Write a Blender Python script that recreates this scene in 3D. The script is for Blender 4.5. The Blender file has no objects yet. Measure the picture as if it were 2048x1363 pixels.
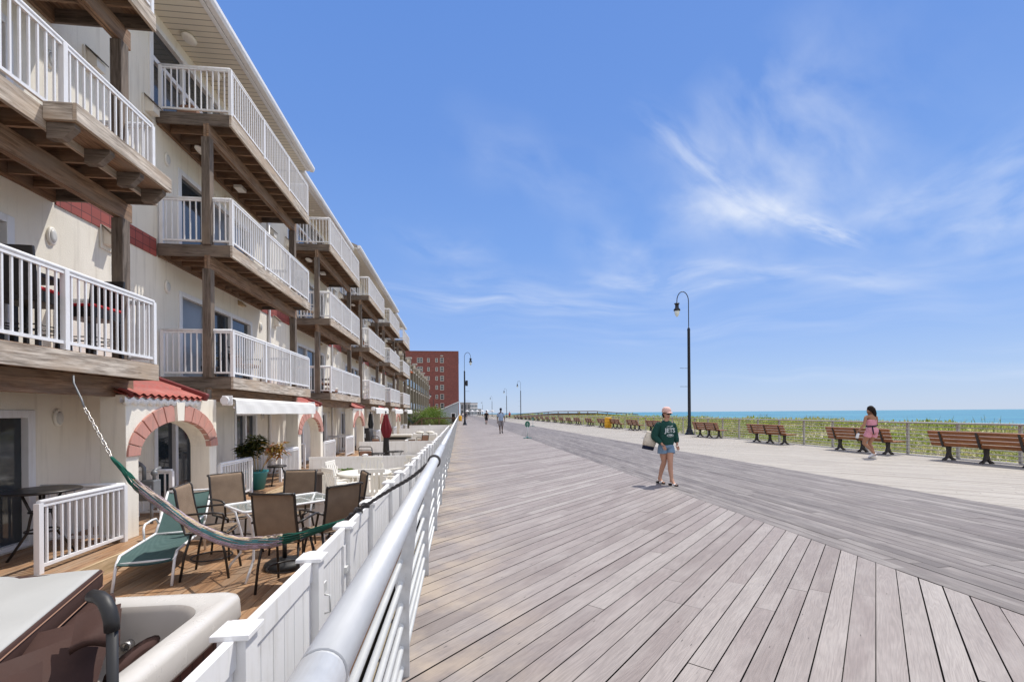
import bpy, math, random
from mathutils import Vector, Matrix
import numpy as np
random.seed(7); rng = np.random.default_rng(7)
S = bpy.context.scene; COL = S.collection; R = math.radians
# ---------------------------------------------------------------- camera
cam = bpy.data.objects.new('camera', bpy.data.cameras.new('camera')); COL.objects.link(cam)
cam.data.lens = 16.1; cam.data.sensor_width = 36; cam.data.shift_y = 0.0703
cam.data.clip_start = 0.05; cam.data.clip_end = 30000
YAW = math.atan(105/916)
cam.matrix_world = Matrix.Translation((0, 0, 1.5)) @ Matrix.Rotation(-YAW, 4, 'Z') @ Matrix.Rotation(R(90), 4, 'X') @ Matrix.Rotation(-R(0.45), 4, 'Z')
S.camera = cam
# ---------------------------------------------------------------- light
SUN = Vector((0.42, 0.35, 1.0)).normalized()
EL = math.asin(SUN.z); AZ = math.atan2(SUN.x, SUN.y)
sun = bpy.data.objects.new('sun', bpy.data.lights.new('sun', 'SUN')); COL.objects.link(sun)
sun.data.energy = 4.1; sun.data.angle = R(0.5); sun.data.color = (1.0, 0.95, 0.875)
sun.rotation_euler = (-SUN).to_track_quat('-Z', 'Y').to_euler(); sun.location = (20, 20, 60)
S.view_settings.view_transform = 'Standard'; S.view_settings.look = 'None'
S.view_settings.exposure = 0.14; S.view_settings.gamma = 1.0
S.cycles.max_bounces = 8; S.cycles.transparent_max_bounces = 12
wd = bpy.data.worlds.new('World'); S.world = wd; wd.use_nodes = True
nt = wd.node_tree; nt.nodes.clear()

class NG:                                                    # tiny helper to write node graphs
    def __init__(s, t): s.t = t
    def n(s, kind, **kw):
        nd = s.t.nodes.new(kind)
        for k, v in kw.items():
            if k in ('inp',):
                for i, val in v.items(): s.set(nd, i, val)
            else: setattr(nd, k, v)
        return nd
    def set(s, nd, i, val):
        if isinstance(val, bpy.types.NodeSocket): s.t.links.new(val, nd.inputs[i])
        else: nd.inputs[i].default_value = val
    def math(s, op, a, b=0.0, clamp=False):
        m = s.n('ShaderNodeMath', operation=op, use_clamp=clamp); s.set(m, 0, a); s.set(m, 1, b); return m.outputs[0]
    def mix(s, fac, a, b, bt='MIX'):
        m = s.n('ShaderNodeMix', data_type='RGBA', blend_type=bt); s.set(m, 0, fac)
        for i, v in ((6, a), (7, b)):
            s.set(m, i, v if isinstance(v, bpy.types.NodeSocket) else (*v[:3], 1))
        return m.outputs[2]
    def mapr(s, val, a, b, c=0.0, d=1.0):
        m = s.n('ShaderNodeMapRange'); s.set(m, 0, val)
        for i, v in ((1, a), (2, b), (3, c), (4, d)): m.inputs[i].default_value = v
        return m.outputs[0]
    def noise(s, vec, scale, detail=4, rough=0.55, dist=0.0, dim='3D'):
        m = s.n('ShaderNodeTexNoise', noise_dimensions=dim); s.set(m, 'Vector', vec)
        m.inputs['Scale'].default_value = scale; m.inputs['Detail'].default_value = detail
        m.inputs['Roughness'].default_value = rough; m.inputs['Distortion'].default_value = dist
        return m.outputs[0]
    def vmap(s, vec, scale=(1, 1, 1), loc=(0, 0, 0), rot=(0, 0, 0)):
        m = s.n('ShaderNodeMapping'); s.set(m, 0, vec)
        m.inputs['Scale'].default_value = scale; m.inputs['Location'].default_value = loc; m.inputs['Rotation'].default_value = rot
        return m.outputs[0]

g = NG(nt)
sky = g.n('ShaderNodeTexSky', sky_type='NISHITA', sun_disc=False, sun_elevation=EL, sun_rotation=AZ, altitude=0, air_density=1.0, dust_density=0.3, ozone_density=3.0)
tc = g.n('ShaderNodeTexCoord').outputs['Generated']
sep = g.n('ShaderNodeSeparateXYZ'); g.set(sep, 0, tc)
zc = g.math('ADD', g.math('MAXIMUM', sep.outputs[2], 0.0), 0.12)
cx_ = g.math('DIVIDE', sep.outputs[0], zc); cy_ = g.math('DIVIDE', sep.outputs[1], zc)
cv = g.n('ShaderNodeCombineXYZ'); g.set(cv, 0, cx_); g.set(cv, 1, cy_)
cvo = cv.outputs[0]
# high cirrus: wisps laid out over the sky by azimuth and height, drawn out along their own direction
az = g.math('ARCTAN2', sep.outputs[0], sep.outputs[1])
hl = g.math('SQRT', g.math('ADD', g.math('MULTIPLY', sep.outputs[0], sep.outputs[0]), g.math('MULTIPLY', sep.outputs[1], sep.outputs[1])))
el = g.math('DIVIDE', sep.outputs[2], g.math('MAXIMUM', hl, 0.02))
ca = g.n('ShaderNodeCombineXYZ'); g.set(ca, 0, az); g.set(ca, 1, el); cae = ca.outputs[0]
wa = g.math('MULTIPLY', g.math('SUBTRACT', g.noise(cae, 2.6, 2, 0.5), 0.5), 0.12)
wb = g.math('MULTIPLY', g.math('SUBTRACT', g.noise(g.vmap(cae, loc=(4, 7, 0)), 2.6, 2, 0.5), 0.5), 0.12)
az2 = g.math('ADD', az, wa); el2 = g.math('ADD', el, wb)
def streak(a, b, W, amp, seed, fil=(2.0, 0.62), lo=0.36, hi=0.74):
    dx, dy = b[0]-a[0], b[1]-a[1]; L = math.hypot(dx, dy); dx /= L; dy /= L
    px = g.math('SUBTRACT', az2, a[0]); py = g.math('SUBTRACT', el2, a[1])
    t = g.math('DIVIDE', g.math('ADD', g.math('MULTIPLY', px, dx), g.math('MULTIPLY', py, dy)), L)
    s_ = g.math('DIVIDE', g.math('SUBTRACT', g.math('MULTIPLY', py, dx), g.math('MULTIPLY', px, dy)), W)
    win = g.math('MULTIPLY', g.mapr(t, -0.15, 0.3), g.mapr(t, 1.15, 0.75))
    ga = g.math('POWER', 2.718, g.math('MULTIPLY', g.math('MULTIPLY', s_, s_), -1.0))
    cc = g.n('ShaderNodeCombineXYZ'); g.set(cc, 0, g.math('MULTIPLY', t, fil[0])); g.set(cc, 1, g.math('MULTIPLY', s_, fil[1])); cc.inputs[2].default_value = seed
    nz = g.mapr(g.noise(cc.outputs[0], 1.3, 6, 0.52, 0.15), lo, hi)
    return g.math('MULTIPLY', g.math('MULTIPLY', win, ga), g.math('MULTIPLY', nz, amp))
cl = None
for args in (((.38, .62), (.68, .32), .030, .9, 1.0), ((.44, .45), (.70, .345), .050, .85, 2.0), ((.66, .35), (.76, .28), .016, 1.1, 3.0, (1.4, .8)), ((.55, .66), (.74, .34), .18, .72, 4.0, (1.5, 1.2)),
             ((1.02, .41), (.74, .30), .055, .72, 5.0), ((1.02, .33), (.84, .26), .045, .7, 6.0), ((.27, .285), (.56, .292), .024, .8, 7.0), ((.50, .300), (.84, .185), .028, .7, 8.0), ((.42, .262), (.60, .245), .012, .6, 9.0),
             ((-.20, .247), (.46, .226), .028, .62, 10.0, (3, 1.1)), ((-.15, .40), (.10, .33), .04, .30, 11.0), ((.25, .38), (.50, .31), .06, .40, 12.0), ((.62, .20), (1.05, .22), .03, .40, 17.0), ((-.1, .30), (.25, .27), .03, .35, 18.0), ((.0, .62), (.35, .45), .07, .25, 13.0), ((.55, .06), (1.1, .045), .012, .35, 14.0), ((.9, .085), (1.2, .07), .01, .3, 15.0), ((.1, .17), (1.0, .15), .03, .30, 16.0, (4, 1.2))):
    q = streak(*args); cl = q if cl is None else g.math('ADD', cl, q)
over = g.math('MULTIPLY', g.mapr(sep.outputs[2], 0.72, 0.9), g.mapr(g.noise(cvo, 1.3, 6, 0.6), 0.3, 0.7, 0.45, 0.9))   # unseen cloud sheet overhead, added to raise the fill light
back = g.math('MULTIPLY', g.mapr(sep.outputs[1], 0.12, -0.35), g.mapr(g.noise(g.vmap(cvo, loc=(2, 9, 0)), 1.0, 6, 0.6), 0.36, 0.6, 0.2, 0.9))  # unseen clouds inland and behind, added as fill for the facade
fill_cloud = g.math('MAXIMUM', over, back, True); cl = g.math('MULTIPLY', cl, 0.72, True)
hz = g.n('ShaderNodeValToRGB'); g.set(hz, 0, sep.outputs[2])
e = hz.color_ramp.elements; e[0].position = 0.0; e[0].color = (.50, .625, .83, 1); e[1].position = 0.75; e[1].color = (.115, .27, .72, 1)
for ps, c in ((.06, (.40, .56, .86)), (.16, (.275, .455, .865)), (.34, (.195, .38, .83)), (.5, (.15, .318, .77))): q = e.new(ps); q.color = (*c, 1)
hzs = g.n('ShaderNodeVectorMath', operation='SCALE'); g.set(hzs, 0, hz.outputs[0]); hzs.inputs['Scale'].default_value = 0.96/0.09
skyc = g.mix(0.82, g.mix(1.0, sky.outputs[0], (1.05, 1.02, 1.1), 'MULTIPLY'), hzs.outputs[0])
white = g.n('ShaderNodeRGB'); white.outputs[0].default_value = (7.9, 8.6, 10.0, 1)
fill_tint = g.n('ShaderNodeRGB'); fill_tint.outputs[0].default_value = (14.5, 14.0, 13.4, 1)  # strong warm white of the added, out-of-view fill clouds
fin = g.mix(fill_cloud, g.mix(cl, skyc, white.outputs[0]), fill_tint.outputs[0])
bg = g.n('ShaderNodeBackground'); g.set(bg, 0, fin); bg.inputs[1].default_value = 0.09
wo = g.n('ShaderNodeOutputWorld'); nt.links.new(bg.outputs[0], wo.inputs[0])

# ---------------------------------------------------------------- materials
MATS = {}
def newmat(name):
    m = bpy.data.materials.new(name); m.use_nodes = True; m.node_tree.nodes.clear()
    G = NG(m.node_tree); p = G.n('ShaderNodeBsdfPrincipled'); o = G.n('ShaderNodeOutputMaterial')
    m.node_tree.links.new(p.outputs[0], o.inputs[0]); MATS[name] = m
    return m, G, p
def bump(G, p, h, strength=0.3, dist=0.01):
    b = G.n('ShaderNodeBump'); b.inputs['Strength'].default_value = strength; b.inputs['Distance'].default_value = dist
    G.set(b, 'Height', h); G.set(p, 'Normal', b.outputs[0])
def plain(name, c, rough=0.5, metal=0.0, var=0.12, scale=6.0, bmp=0.0, fine=0.0, alpha=1.0, spec=0.5):
    m, G, p = newmat(name)
    t = G.n('ShaderNodeTexCoord').outputs['Object']
    nz = G.noise(t, scale, 5, 0.6)
    lo = tuple(x*(1-var) for x in c); hi = tuple(min(1, x*(1+var)) for x in c)
    G.set(p, 'Base Color', G.mix(nz, lo, hi))
    G.set(p, 'Roughness', G.mapr(nz, 0.3, 0.7, max(0.02, rough-0.08), min(1, rough+0.08)))
    p.inputs['Metallic'].default_value = metal; p.inputs['Alpha'].default_value = alpha
    p.inputs['Specular IOR Level'].default_value = spec
    if bmp: bump(G, p, G.noise(t, fine or scale*12, 4, 0.6), bmp, 0.01)
    return m
def wood(name, c1, c2, rough=0.75, grain=(0.9, 16), knots=True, weather=None):
    m, G, p = newmat(name)
    u = G.n('ShaderNodeUVMap').outputs[0]
    gr = G.noise(G.vmap(u, (grain[0], grain[1], 1)), 2.2, 8, 0.68, 0.6)
    fine = G.noise(G.vmap(u, (2.5, 90, 1)), 2.0, 4, 0.6)
    col = G.mix(G.mapr(gr, 0.34, 0.64), c1, c2)
    med = G.noise(G.vmap(u, (0.8, 7.0, 1), (11, 3, 0)), 2.0, 5, 0.6, 0.8)
    col = G.mix(G.mapr(med, 0.50, 0.62, 0.0, 0.5), col, tuple(x*0.62 for x in c1))
    col = G.mix(G.mapr(med, 0.46, 0.34, 0.0, 0.5), col, tuple(min(.8, x*1.2) for x in c2))
    col = G.mix(G.mapr(fine, 0.3, 0.5, 0.35, 0.0), col, tuple(x*0.55 for x in c1))
    if weather:
        wn = G.noise(G.vmap(u, (0.6, 1.6, 1), (3, 9, 0)), 1.7, 5, 0.6)
        col = G.mix(G.mapr(wn, 0.45, 0.68), col, weather)
    if knots:
        vo = G.n('ShaderNodeTexVoronoi'); G.set(vo, 'Vector', G.vmap(u, (1.6, 6, 1))); vo.inputs['Scale'].default_value = 1.0
        col = G.mix(G.mapr(vo.outputs['Distance'], 0.02, 0.10, 0.75, 0.0), col, tuple(x*0.3 for x in c1))
    G.set(p, 'Base Color', col); p.inputs['Roughness'].default_value = rough
    p.inputs['Specular IOR Level'].default_value = 0.25
    bump(G, p, G.math('ADD', gr, G.math('MULTIPLY', fine, 0.6)), 0.5, 0.006)
    return m
def deckmat(name, ramp, rough=0.62):
    m, G, p = newmat(name)
    at = G.n('ShaderNodeAttribute', attribute_name='rnd'); rd = at.outputs['Fac']
    u = G.n('ShaderNodeUVMap').outputs[0]
    cr = G.n('ShaderNodeValToRGB'); G.set(cr, 0, rd); e = cr.color_ramp.elements
    e[0].position = 0; e[0].color = (*ramp[0], 1); e[1].position = 1; e[1].color = (*ramp[-1], 1)
    for i, c in enumerate(ramp[1:-1]):
        q = e.new((i+1)/(len(ramp)-1)); q.color = (*c, 1)
    warp = G.noise(G.vmap(u, (0.55, 5.0, 1)), 1.6, 3, 0.5)                       # cathedral grain
    wv = G.n('ShaderNodeTexWave', wave_type='BANDS', bands_direction='Y'); wv.inputs['Scale'].default_value = 7.0
    wv.inputs['Distortion'].default_value = 3.0; wv.inputs['Detail'].default_value = 3.0; wv.inputs['Detail Scale'].default_value = 1.2
    wvv = G.n('ShaderNodeCombineXYZ'); us = G.n('ShaderNodeSeparateXYZ'); G.set(us, 0, u)
    G.set(wvv, 0, G.math('MULTIPLY', us.outputs[0], 0.10)); G.set(wvv, 1, G.math('ADD', G.math('MULTIPLY', us.outputs[1], 1.0), G.math('MULTIPLY', warp, 0.55))); G.set(wv, 'Vector', wvv.outputs[0])
    fine = G.noise(G.vmap(u, (3.0, 120, 1)), 1.5, 5, 0.65)
    blot = G.noise(G.vmap(u, (0.9, 3.5, 1), (5, 2, 0)), 1.3, 5, 0.6)
    col = cr.outputs[0]
    col = G.mix(G.mapr(wv.outputs[0], 0.0, 1.0, 0.20, 0.0), col, tuple(x*0.45 for x in ramp[0]))
    col = G.mix(G.mapr(fine, 0.34, 0.56, 0.40, 0.0), col, tuple(x*0.5 for x in ramp[0]))
    col = G.mix(G.mapr(blot, 0.46, 0.74, 0.0, 0.38), col, (0.44, 0.41, 0.385))
    geo = G.n('ShaderNodeNewGeometry').outputs['Position']
    st = G.noise(geo, 0.55, 6, 0.62)
    sp = G.n('ShaderNodeSeparateXYZ'); G.set(sp, 0, geo)
    edge = G.mapr(sp.outputs[0], -0.4, 0.75, 1.0, 0.0)                            # trodden-in dirt along the rail
    stain = G.math('MULTIPLY', G.mapr(st, 0.48, 0.66), G.math('ADD', G.math('MULTIPLY', edge, 0.5), 0.10))
    col = G.mix(stain, col, (0.16, 0.135, 0.115))
    sand = G.math('MULTIPLY', G.mapr(G.noise(geo, 1.7, 5, 0.6), 0.42, 0.62), G.math('MULTIPLY', edge, 0.65))
    col = G.mix(sand, col, (0.47, 0.385, 0.29))
    vo = G.n('ShaderNodeTexVoronoi'); G.set(vo, 'Vector', G.vmap(u, (2.46, 13.8, 1))); vo.inputs['Scale'].default_value = 1.0; vo.inputs['Randomness'].default_value = 0.35
    col = G.mix(G.mapr(vo.outputs['Distance'], 0.030, 0.055, 0.85, 0.0), col, (0.05, 0.045, 0.04))   # plugged screw heads
    G.set(p, 'Base Color', col)
    G.set(p, 'Roughness', G.mapr(fine, 0.3, 0.7, rough-0.1, rough+0.12)); p.inputs['Specular IOR Level'].default_value = 0.35
    bump(G, p, G.math('ADD', G.math('MULTIPLY', wv.outputs[0], 0.5), fine), 0.35, 0.003)
    return m

deckmat('deck_grey', [(0.217, 0.181, 0.169), (0.273, 0.233, 0.221), (0.318, 0.281, 0.264), (0.247, 0.211, 0.199), (0.366, 0.332, 0.311)])
deckmat('deck_centre', [(0.107, 0.090, 0.085), (0.159, 0.135, 0.129), (0.202, 0.177, 0.166), (0.134, 0.115, 0.110), (0.235, 0.209, 0.194)])
deckmat('deck_pale', [(0.339, 0.302, 0.259), (0.405, 0.368, 0.319), (0.375, 0.339, 0.291), (0.449, 0.412, 0.355)])
deckmat('deck_dark', [(0.120, 0.100, 0.094), (0.144, 0.124, 0.117), (0.168, 0.144, 0.133)])
wood('patio_wood', (0.22, 0.115, 0.06), (0.40, 0.235, 0.125), 0.6, weather=(0.34, 0.24, 0.16))
wood('weathered_wood', (0.20, 0.16, 0.125), (0.68, 0.60, 0.51), 0.85, weather=(0.44, 0.34, 0.25))
wood('brown_wood', (0.125, 0.070, 0.042), (0.36, 0.225, 0.14), 0.8, weather=(0.25, 0.185, 0.14))
wood('dark_post', (0.065, 0.050, 0.040), (0.22, 0.18, 0.15), 0.85, weather=(0.22, 0.17, 0.13))
wood('tan_edge', (0.45, 0.33, 0.19), (0.62, 0.47, 0.30), 0.7, knots=False)
wood('bench_wood', (0.20, 0.075, 0.030), (0.38, 0.155, 0.060), 0.45, grain=(1.2, 20), knots=False)
wood('stair_wood', (0.09, 0.055, 0.035), (0.17, 0.11, 0.07), 0.8)
plain('void', (0.012, 0.011, 0.010), 0.9)
def stucco():
    m, G, p = newmat('stucco')
    t = G.n('ShaderNodeTexCoord').outputs['Object']
    n1 = G.noise(t, 0.9, 6, 0.6); n2 = G.noise(t, 55, 4, 0.65)
    col = G.mix(G.mapr(n1, 0.35, 0.7), (0.80, 0.75, 0.645), (0.865, 0.815, 0.715))
    dr = G.noise(G.vmap(t, (3.0, 3.0, 0.22)), 2.4, 5, 0.6)
    col = G.mix(G.mapr(dr, 0.52, 0.74, 0, 0.5), col, (0.54, 0.49, 0.41))
    G.set(p, 'Base Color', col); p.inputs['Roughness'].default_value = 0.9; p.inputs['Specular IOR Level'].default_value = 0.2
    bump(G, p, n2, 0.45, 0.012)
def grimy(name, c, rough, g1, amt):
    m, G, p = newmat(name)
    t = G.n('ShaderNodeTexCoord').outputs['Object']
    a = G.noise(G.vmap(t, (9, 9, 0.8)), 1.6, 6, 0.62); b = G.noise(t, 2.3, 6, 0.65); d = G.noise(t, 60, 3, 0.6)
    f = G.math('ADD', G.math('MULTIPLY', G.mapr(a, 0.50, 0.78), amt), G.math('MULTIPLY', G.mapr(b, 0.52, 0.75), amt*0.8), True)
    G.set(p, 'Base Color', G.mix(f, c, g1)); G.set(p, 'Roughness', G.mapr(b, 0.3, 0.7, rough-0.06, rough+0.14)); bump(G, p, d, 0.06, 0.004)
stucco()
grimy('white_metal', (0.79, 0.79, 0.80), 0.4, (0.48, 0.45, 0.40), 0.35)
grimy('white_vinyl', (0.81, 0.81, 0.81), 0.38, (0.50, 0.48, 0.43), 0.42)
plain('cream_vinyl', (0.74, 0.70, 0.62), 0.45, var=0.05, scale=3)
plain('white_plastic', (0.83, 0.80, 0.73), 0.4, var=0.05, scale=5)
plain('light_lens', (0.60, 0.60, 0.58), 0.3, var=0.05)
def lined(name, c, axis, pitch, dark=0.5, rough=0.5):
    m, G, p = newmat(name)
    t = G.n('ShaderNodeTexCoord').outputs['Object']; sp = G.n('ShaderNodeSeparateXYZ'); G.set(sp, 0, t)
    fr = G.math('FRACT', G.math('DIVIDE', sp.outputs[axis], pitch))
    ln = G.math('LESS_THAN', fr, 0.12)
    nz = G.noise(t, 2.0, 4)
    col = G.mix(ln, G.mix(nz, tuple(x*0.93 for x in c), c), tuple(x*dark for x in c))
    G.set(p, 'Base Color', col); p.inputs['Roughness'].default_value = rough
    bump(G, p, G.math('SUBTRACT', 1.0, ln), 0.6, 0.01)
lined('soffit', (0.74, 0.69, 0.58), 1, 0.16, 0.38)
lined('tub_cabinet', (0.135, 0.045, 0.035), 1, 0.115, 0.25)
lined('shed_siding', (0.36, 0.40, 0.43), 2, 0.2, 0.8)
lined('storage_brown', (0.055, 0.034, 0.028), 0, 0.09, 0.5)
def tiles(name, c, gaps, sx, sz, var=0.25):
    m, G, p = newmat(name)
    t = G.n('ShaderNodeTexCoord').outputs['Object']; sp = G.n('ShaderNodeSeparateXYZ'); G.set(sp, 0, t)
    cb = G.n('ShaderNodeCombineXYZ'); G.set(cb, 0, G.math('ADD', sp.outputs[1], sp.outputs[0])); G.set(cb, 1, sp.outputs[2])
    b = G.n('ShaderNodeTexBrick', offset=0.0 if sz > 0.12 else 0.5); G.set(b, 'Vector', cb.outputs[0])
    b.inputs['Color1'].default_value = (*c, 1); b.inputs['Color2'].default_value = (*[x*(1-var) for x in c], 1)
    b.inputs['Mortar'].default_value = (*gaps, 1); b.inputs['Scale'].default_value = 1.0
    b.inputs['Mortar Size'].default_value = 0.008 if sz > 0.12 else 0.006
    b.inputs['Brick Width'].default_value = sx; b.inputs['Row Height'].default_value = sz
    col = G.mix(G.mapr(G.noise(t, 0.25, 5), 0.4, 0.7, 0, 0.35), b.outputs[0], tuple(x*0.6 for x in c))
    G.set(p, 'Base Color', col); p.inputs['Roughness'].default_value = 0.7
tiles('red_tile', (0.36, 0.085, 0.068), (0.10, 0.03, 0.028), 0.21, 0.18)
tiles('brick', (0.215, 0.056, 0.045), (0.15, 0.085, 0.075), 0.44, 0.14 - 0.03, 0.45)
grimy('roof_tile', (0.40, 0.085, 0.062), 0.6, (0.24, 0.11, 0.09), 0.8)
plain('roof_rake', (0.17, 0.025, 0.025), 0.5)
grimy('arch_stone', (0.52, 0.255, 0.205), 0.85, (0.30, 0.20, 0.17), 0.8)
plain('far_roof', (0.30, 0.26, 0.22), 0.9)
def glass(name, c, rough=0.06):
    m, G, p = newmat(name)
    t = G.n('ShaderNodeTexCoord').outputs['Object']
    nz = G.noise(G.vmap(t, (1, 1, 0.35)), 1.3, 3)
    G.set(p, 'Base Color', G.mix(nz, tuple(x*0.5 for x in c), c)); p.inputs['Roughness'].default_value = rough
    p.inputs['Specular IOR Level'].default_value = 0.8
    bump(G, p, G.noise(t, 0.8, 2), 0.08, 0.05)
glass('window_glass', (0.035, 0.045, 0.055)); glass('blind_glass', (0.22, 0.23, 0.24), 0.2); glass('far_glass', (0.10, 0.17, 0.22), 0.1)
def steel():
    m, G, p = newmat('galvanised')
    t = G.n('ShaderNodeTexCoord').outputs['Object']
    n1 = G.noise(G.vmap(t, (6, 0.8, 6)), 2.0, 6, 0.65); n2 = G.noise(t, 40, 4, 0.6)
    sc = G.noise(G.vmap(t, (14, 3, 14)), 3.0, 6, 0.7)
    cb_ = G.mix(G.mapr(n1, 0.3, 0.7), (0.47, 0.485, 0.50), (0.61, 0.62, 0.635))
    G.set(p, 'Base Color', G.mix(G.mapr(sc, 0.60, 0.72, 0.0, 0.55), cb_, (0.34, 0.32, 0.30)))
    G.set(p, 'Roughness', G.mapr(n2, 0.3, 0.7, 0.42, 0.58)); p.inputs['Metallic'].default_value = 0.3
steel()
plain('pale_metal', (0.62, 0.63, 0.62), 0.45, 0.15, var=0.08)
plain('rail_grey', (0.46, 0.44, 0.41), 0.5, 0.2, var=0.1)
plain('lamp_black', (0.012, 0.014, 0.022), 0.35, 0.2)
plain('lamp_glass', (0.70, 0.75, 0.72), 0.15, var=0.05)
plain('cast_iron', (0.035, 0.028, 0.025), 0.6)
plain('black_frame', (0.022, 0.018, 0.016), 0.4)
plain('yellow_plastic', (0.80, 0.42, 0.02), 0.45)
plain('sign_green', (0.012, 0.13, 0.085), 0.4)
plain('teal_pot', (0.03, 0.20, 0.21), 0.5)
plain('meter_grey', (0.20, 0.21, 0.22), 0.5, 0.3)
plain('soil', (0.05, 0.035, 0.025), 0.95)
def weave(name, c1, c2, sc, rough=0.8, alpha=1.0):
    m, G, p = newmat(name)
    t = G.n('ShaderNodeTexCoord').outputs['Object']
    wx = G.n('ShaderNodeTexWave', bands_direction='X'); wx.inputs['Scale'].default_value = sc; G.set(wx, 'Vector', t)
    wz = G.n('ShaderNodeTexWave', bands_direction='Z'); wz.inputs['Scale'].default_value = sc; G.set(wz, 'Vector', t)
    f = G.math('MULTIPLY', wx.outputs[0], wz.outputs[0]); f = G.math('ADD', G.math('MULTIPLY', f, 0.6), G.math('MULTIPLY', G.noise(t, 7, 5), 0.6))
    G.set(p, 'Base Color', G.mix(f, c1, c2)); p.inputs['Roughness'].default_value = rough; p.inputs['Alpha'].default_value = alpha
    p.inputs['Specular IOR Level'].default_value = 0.2
weave('sling_brown', (0.13, 0.09, 0.06), (0.36, 0.265, 0.185), 55, alpha=0.95)
weave('sling_green', (0.045, 0.085, 0.082), (0.09, 0.150, 0.142), 60)
plain('red_fabric', (0.42, 0.012, 0.018), 0.8, var=0.2)
plain('maroon_fabric', (0.16, 0.008, 0.014), 0.8, var=0.3, scale=9)
plain('dark_cover', (0.022, 0.018, 0.016), 0.7, var=0.3)
plain('tan_cushion', (0.27, 0.15, 0.10), 0.9)
plain('orange_fabric', (0.72, 0.19, 0.07), 0.8)
plain('awning_fabric', (0.74, 0.73, 0.70), 0.75, var=0.05)
plain('acrylic', (0.56, 0.54, 0.51), 0.28, var=0.12, scale=4)
plain('acrylic_basin', (0.56, 0.51, 0.46), 0.3, var=0.18, scale=3)
plain('cover_liner', (0.37, 0.37, 0.355), 0.65, var=0.08, scale=3, bmp=0.25, fine=6)
plain('cover_vinyl', (0.060, 0.032, 0.026), 0.72, var=0.25, scale=9, bmp=0.3, fine=14, spec=0.18)
plain('rubber', (0.014, 0.014, 0.015), 0.5)
plain('chrome', (0.55, 0.53, 0.50), 0.3, 0.8)
plain('beige_wall', (0.25, 0.215, 0.16), 0.85, var=0.15, scale=1)
plain('far_grey', (0.32, 0.32, 0.33), 0.9, var=0.2, scale=0.2)
plain('sand', (0.42, 0.36, 0.26), 0.95, var=0.2, scale=0.7, bmp=0.5, fine=5)
plain('pale_paving', (0.56, 0.51, 0.45), 0.9, var=0.18, scale=2)
plain('concrete', (0.40, 0.36, 0.32), 0.9, var=0.15, scale=2)
def tableglass():
    m, G, p = newmat('table_glass')
    p.inputs['Base Color'].default_value = (0.75, 0.85, 0.82, 1); p.inputs['Roughness'].default_value = 0.05; p.inputs['Alpha'].default_value = 0.16
tableglass()
def stripes(name, cols, rough=0.85, alpha=1.0):
    m, G, p = newmat(name)
    u = G.n('ShaderNodeUVMap').outputs[0]; sp = G.n('ShaderNodeSeparateXYZ'); G.set(sp, 0, u)
    cr = G.n('ShaderNodeValToRGB'); cr.color_ramp.interpolation = 'CONSTANT'; e = cr.color_ramp.elements
    e[0].color = (*cols[0], 1); e[1].position = 1/len(cols); e[1].color = (*cols[1], 1)
    for i, c in enumerate(cols[2:]): q = e.new((i+2)/len(cols)); q.color = (*c, 1)
    G.set(cr, 0, sp.outputs[1])
    wv = G.n('ShaderNodeTexWave', bands_direction='DIAGONAL'); wv.inputs['Scale'].default_value = 14.0; wv.inputs['Distortion'].default_value = 1.2; G.set(wv, 'Vector', u)
    col = G.mix(G.mapr(wv.outputs[0], 0.1, 0.4, 0.5, 0.0), cr.outputs[0], (0.12, 0.12, 0.18))
    G.set(p, 'Base Color', col); p.inputs['Roughness'].default_value = rough
    bump(G, p, wv.outputs[0], 0.8, 0.01)
stripes('hammock_weave', [(0.74, 0.56, 0.34), (0.62, 0.50, 0.72), (0.74, 0.58, 0.38), (0.10, 0.34, 0.36), (0.66, 0.55, 0.74), (0.60, 0.48, 0.70), (0.78, 0.62, 0.42), (0.16, 0.22, 0.42)])
stripes('green_cord', [(0.0, 0.21, 0.135), (0.0, 0.27, 0.18), (0.0, 0.17, 0.11)])
stripes('rope_grey', [(0.13, 0.12, 0.115), (0.19, 0.18, 0.17)])
def leafmat(name, cols):
    m, G, p = newmat(name)
    at = G.n('ShaderNodeAttribute', attribute_name='rnd').outputs['Fac']
    cr = G.n('ShaderNodeValToRGB'); G.set(cr, 0, at); e = cr.color_ramp.elements
    e[0].color = (*cols[0], 1); e[1].color = (*cols[-1], 1)
    for i, c in enumerate(cols[1:-1]): q = e.new((i+1)/(len(cols)-1)); q.color = (*c, 1)
    G.set(p, 'Base Color', cr.outputs[0]); p.inputs['Roughness'].default_value = 0.55
    p.inputs['Specular IOR Level'].default_value = 0.3
    tr = G.n('ShaderNodeBsdfTranslucent'); G.set(tr, 0, cr.outputs[0])
    mx = G.n('ShaderNodeMixShader'); mx.inputs[0].default_value = 0.3
    m.node_tree.links.new(p.outputs[0], mx.inputs[1]); m.node_tree.links.new(tr.outputs[0], mx.inputs[2])
    out = [n for n in m.node_tree.nodes if n.type == 'OUTPUT_MATERIAL'][0]
    m.node_tree.links.new(mx.outputs[0], out.inputs[0])
leafmat('dune_leaf', [(0.13, 0.19, 0.025), (0.25, 0.33, 0.04), (0.37, 0.42, 0.055), (0.18, 0.25, 0.04), (0.44, 0.40, 0.20), (0.38, 0.38, 0.11)])
leafmat('bush_leaf', [(0.035, 0.085, 0.012), (0.07, 0.14, 0.018), (0.13, 0.21, 0.025), (0.20, 0.27, 0.04)])
leafmat('pot_leaf', [(0.020, 0.035, 0.014), (0.05, 0.08, 0.02), (0.11, 0.10, 0.022), (0.035, 0.05, 0.018)])
leafmat('orange_leaf', [(0.30, 0.08, 0.02), (0.45, 0.28, 0.04), (0.14, 0.12, 0.03), (0.50, 0.16, 0.08)])
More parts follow.
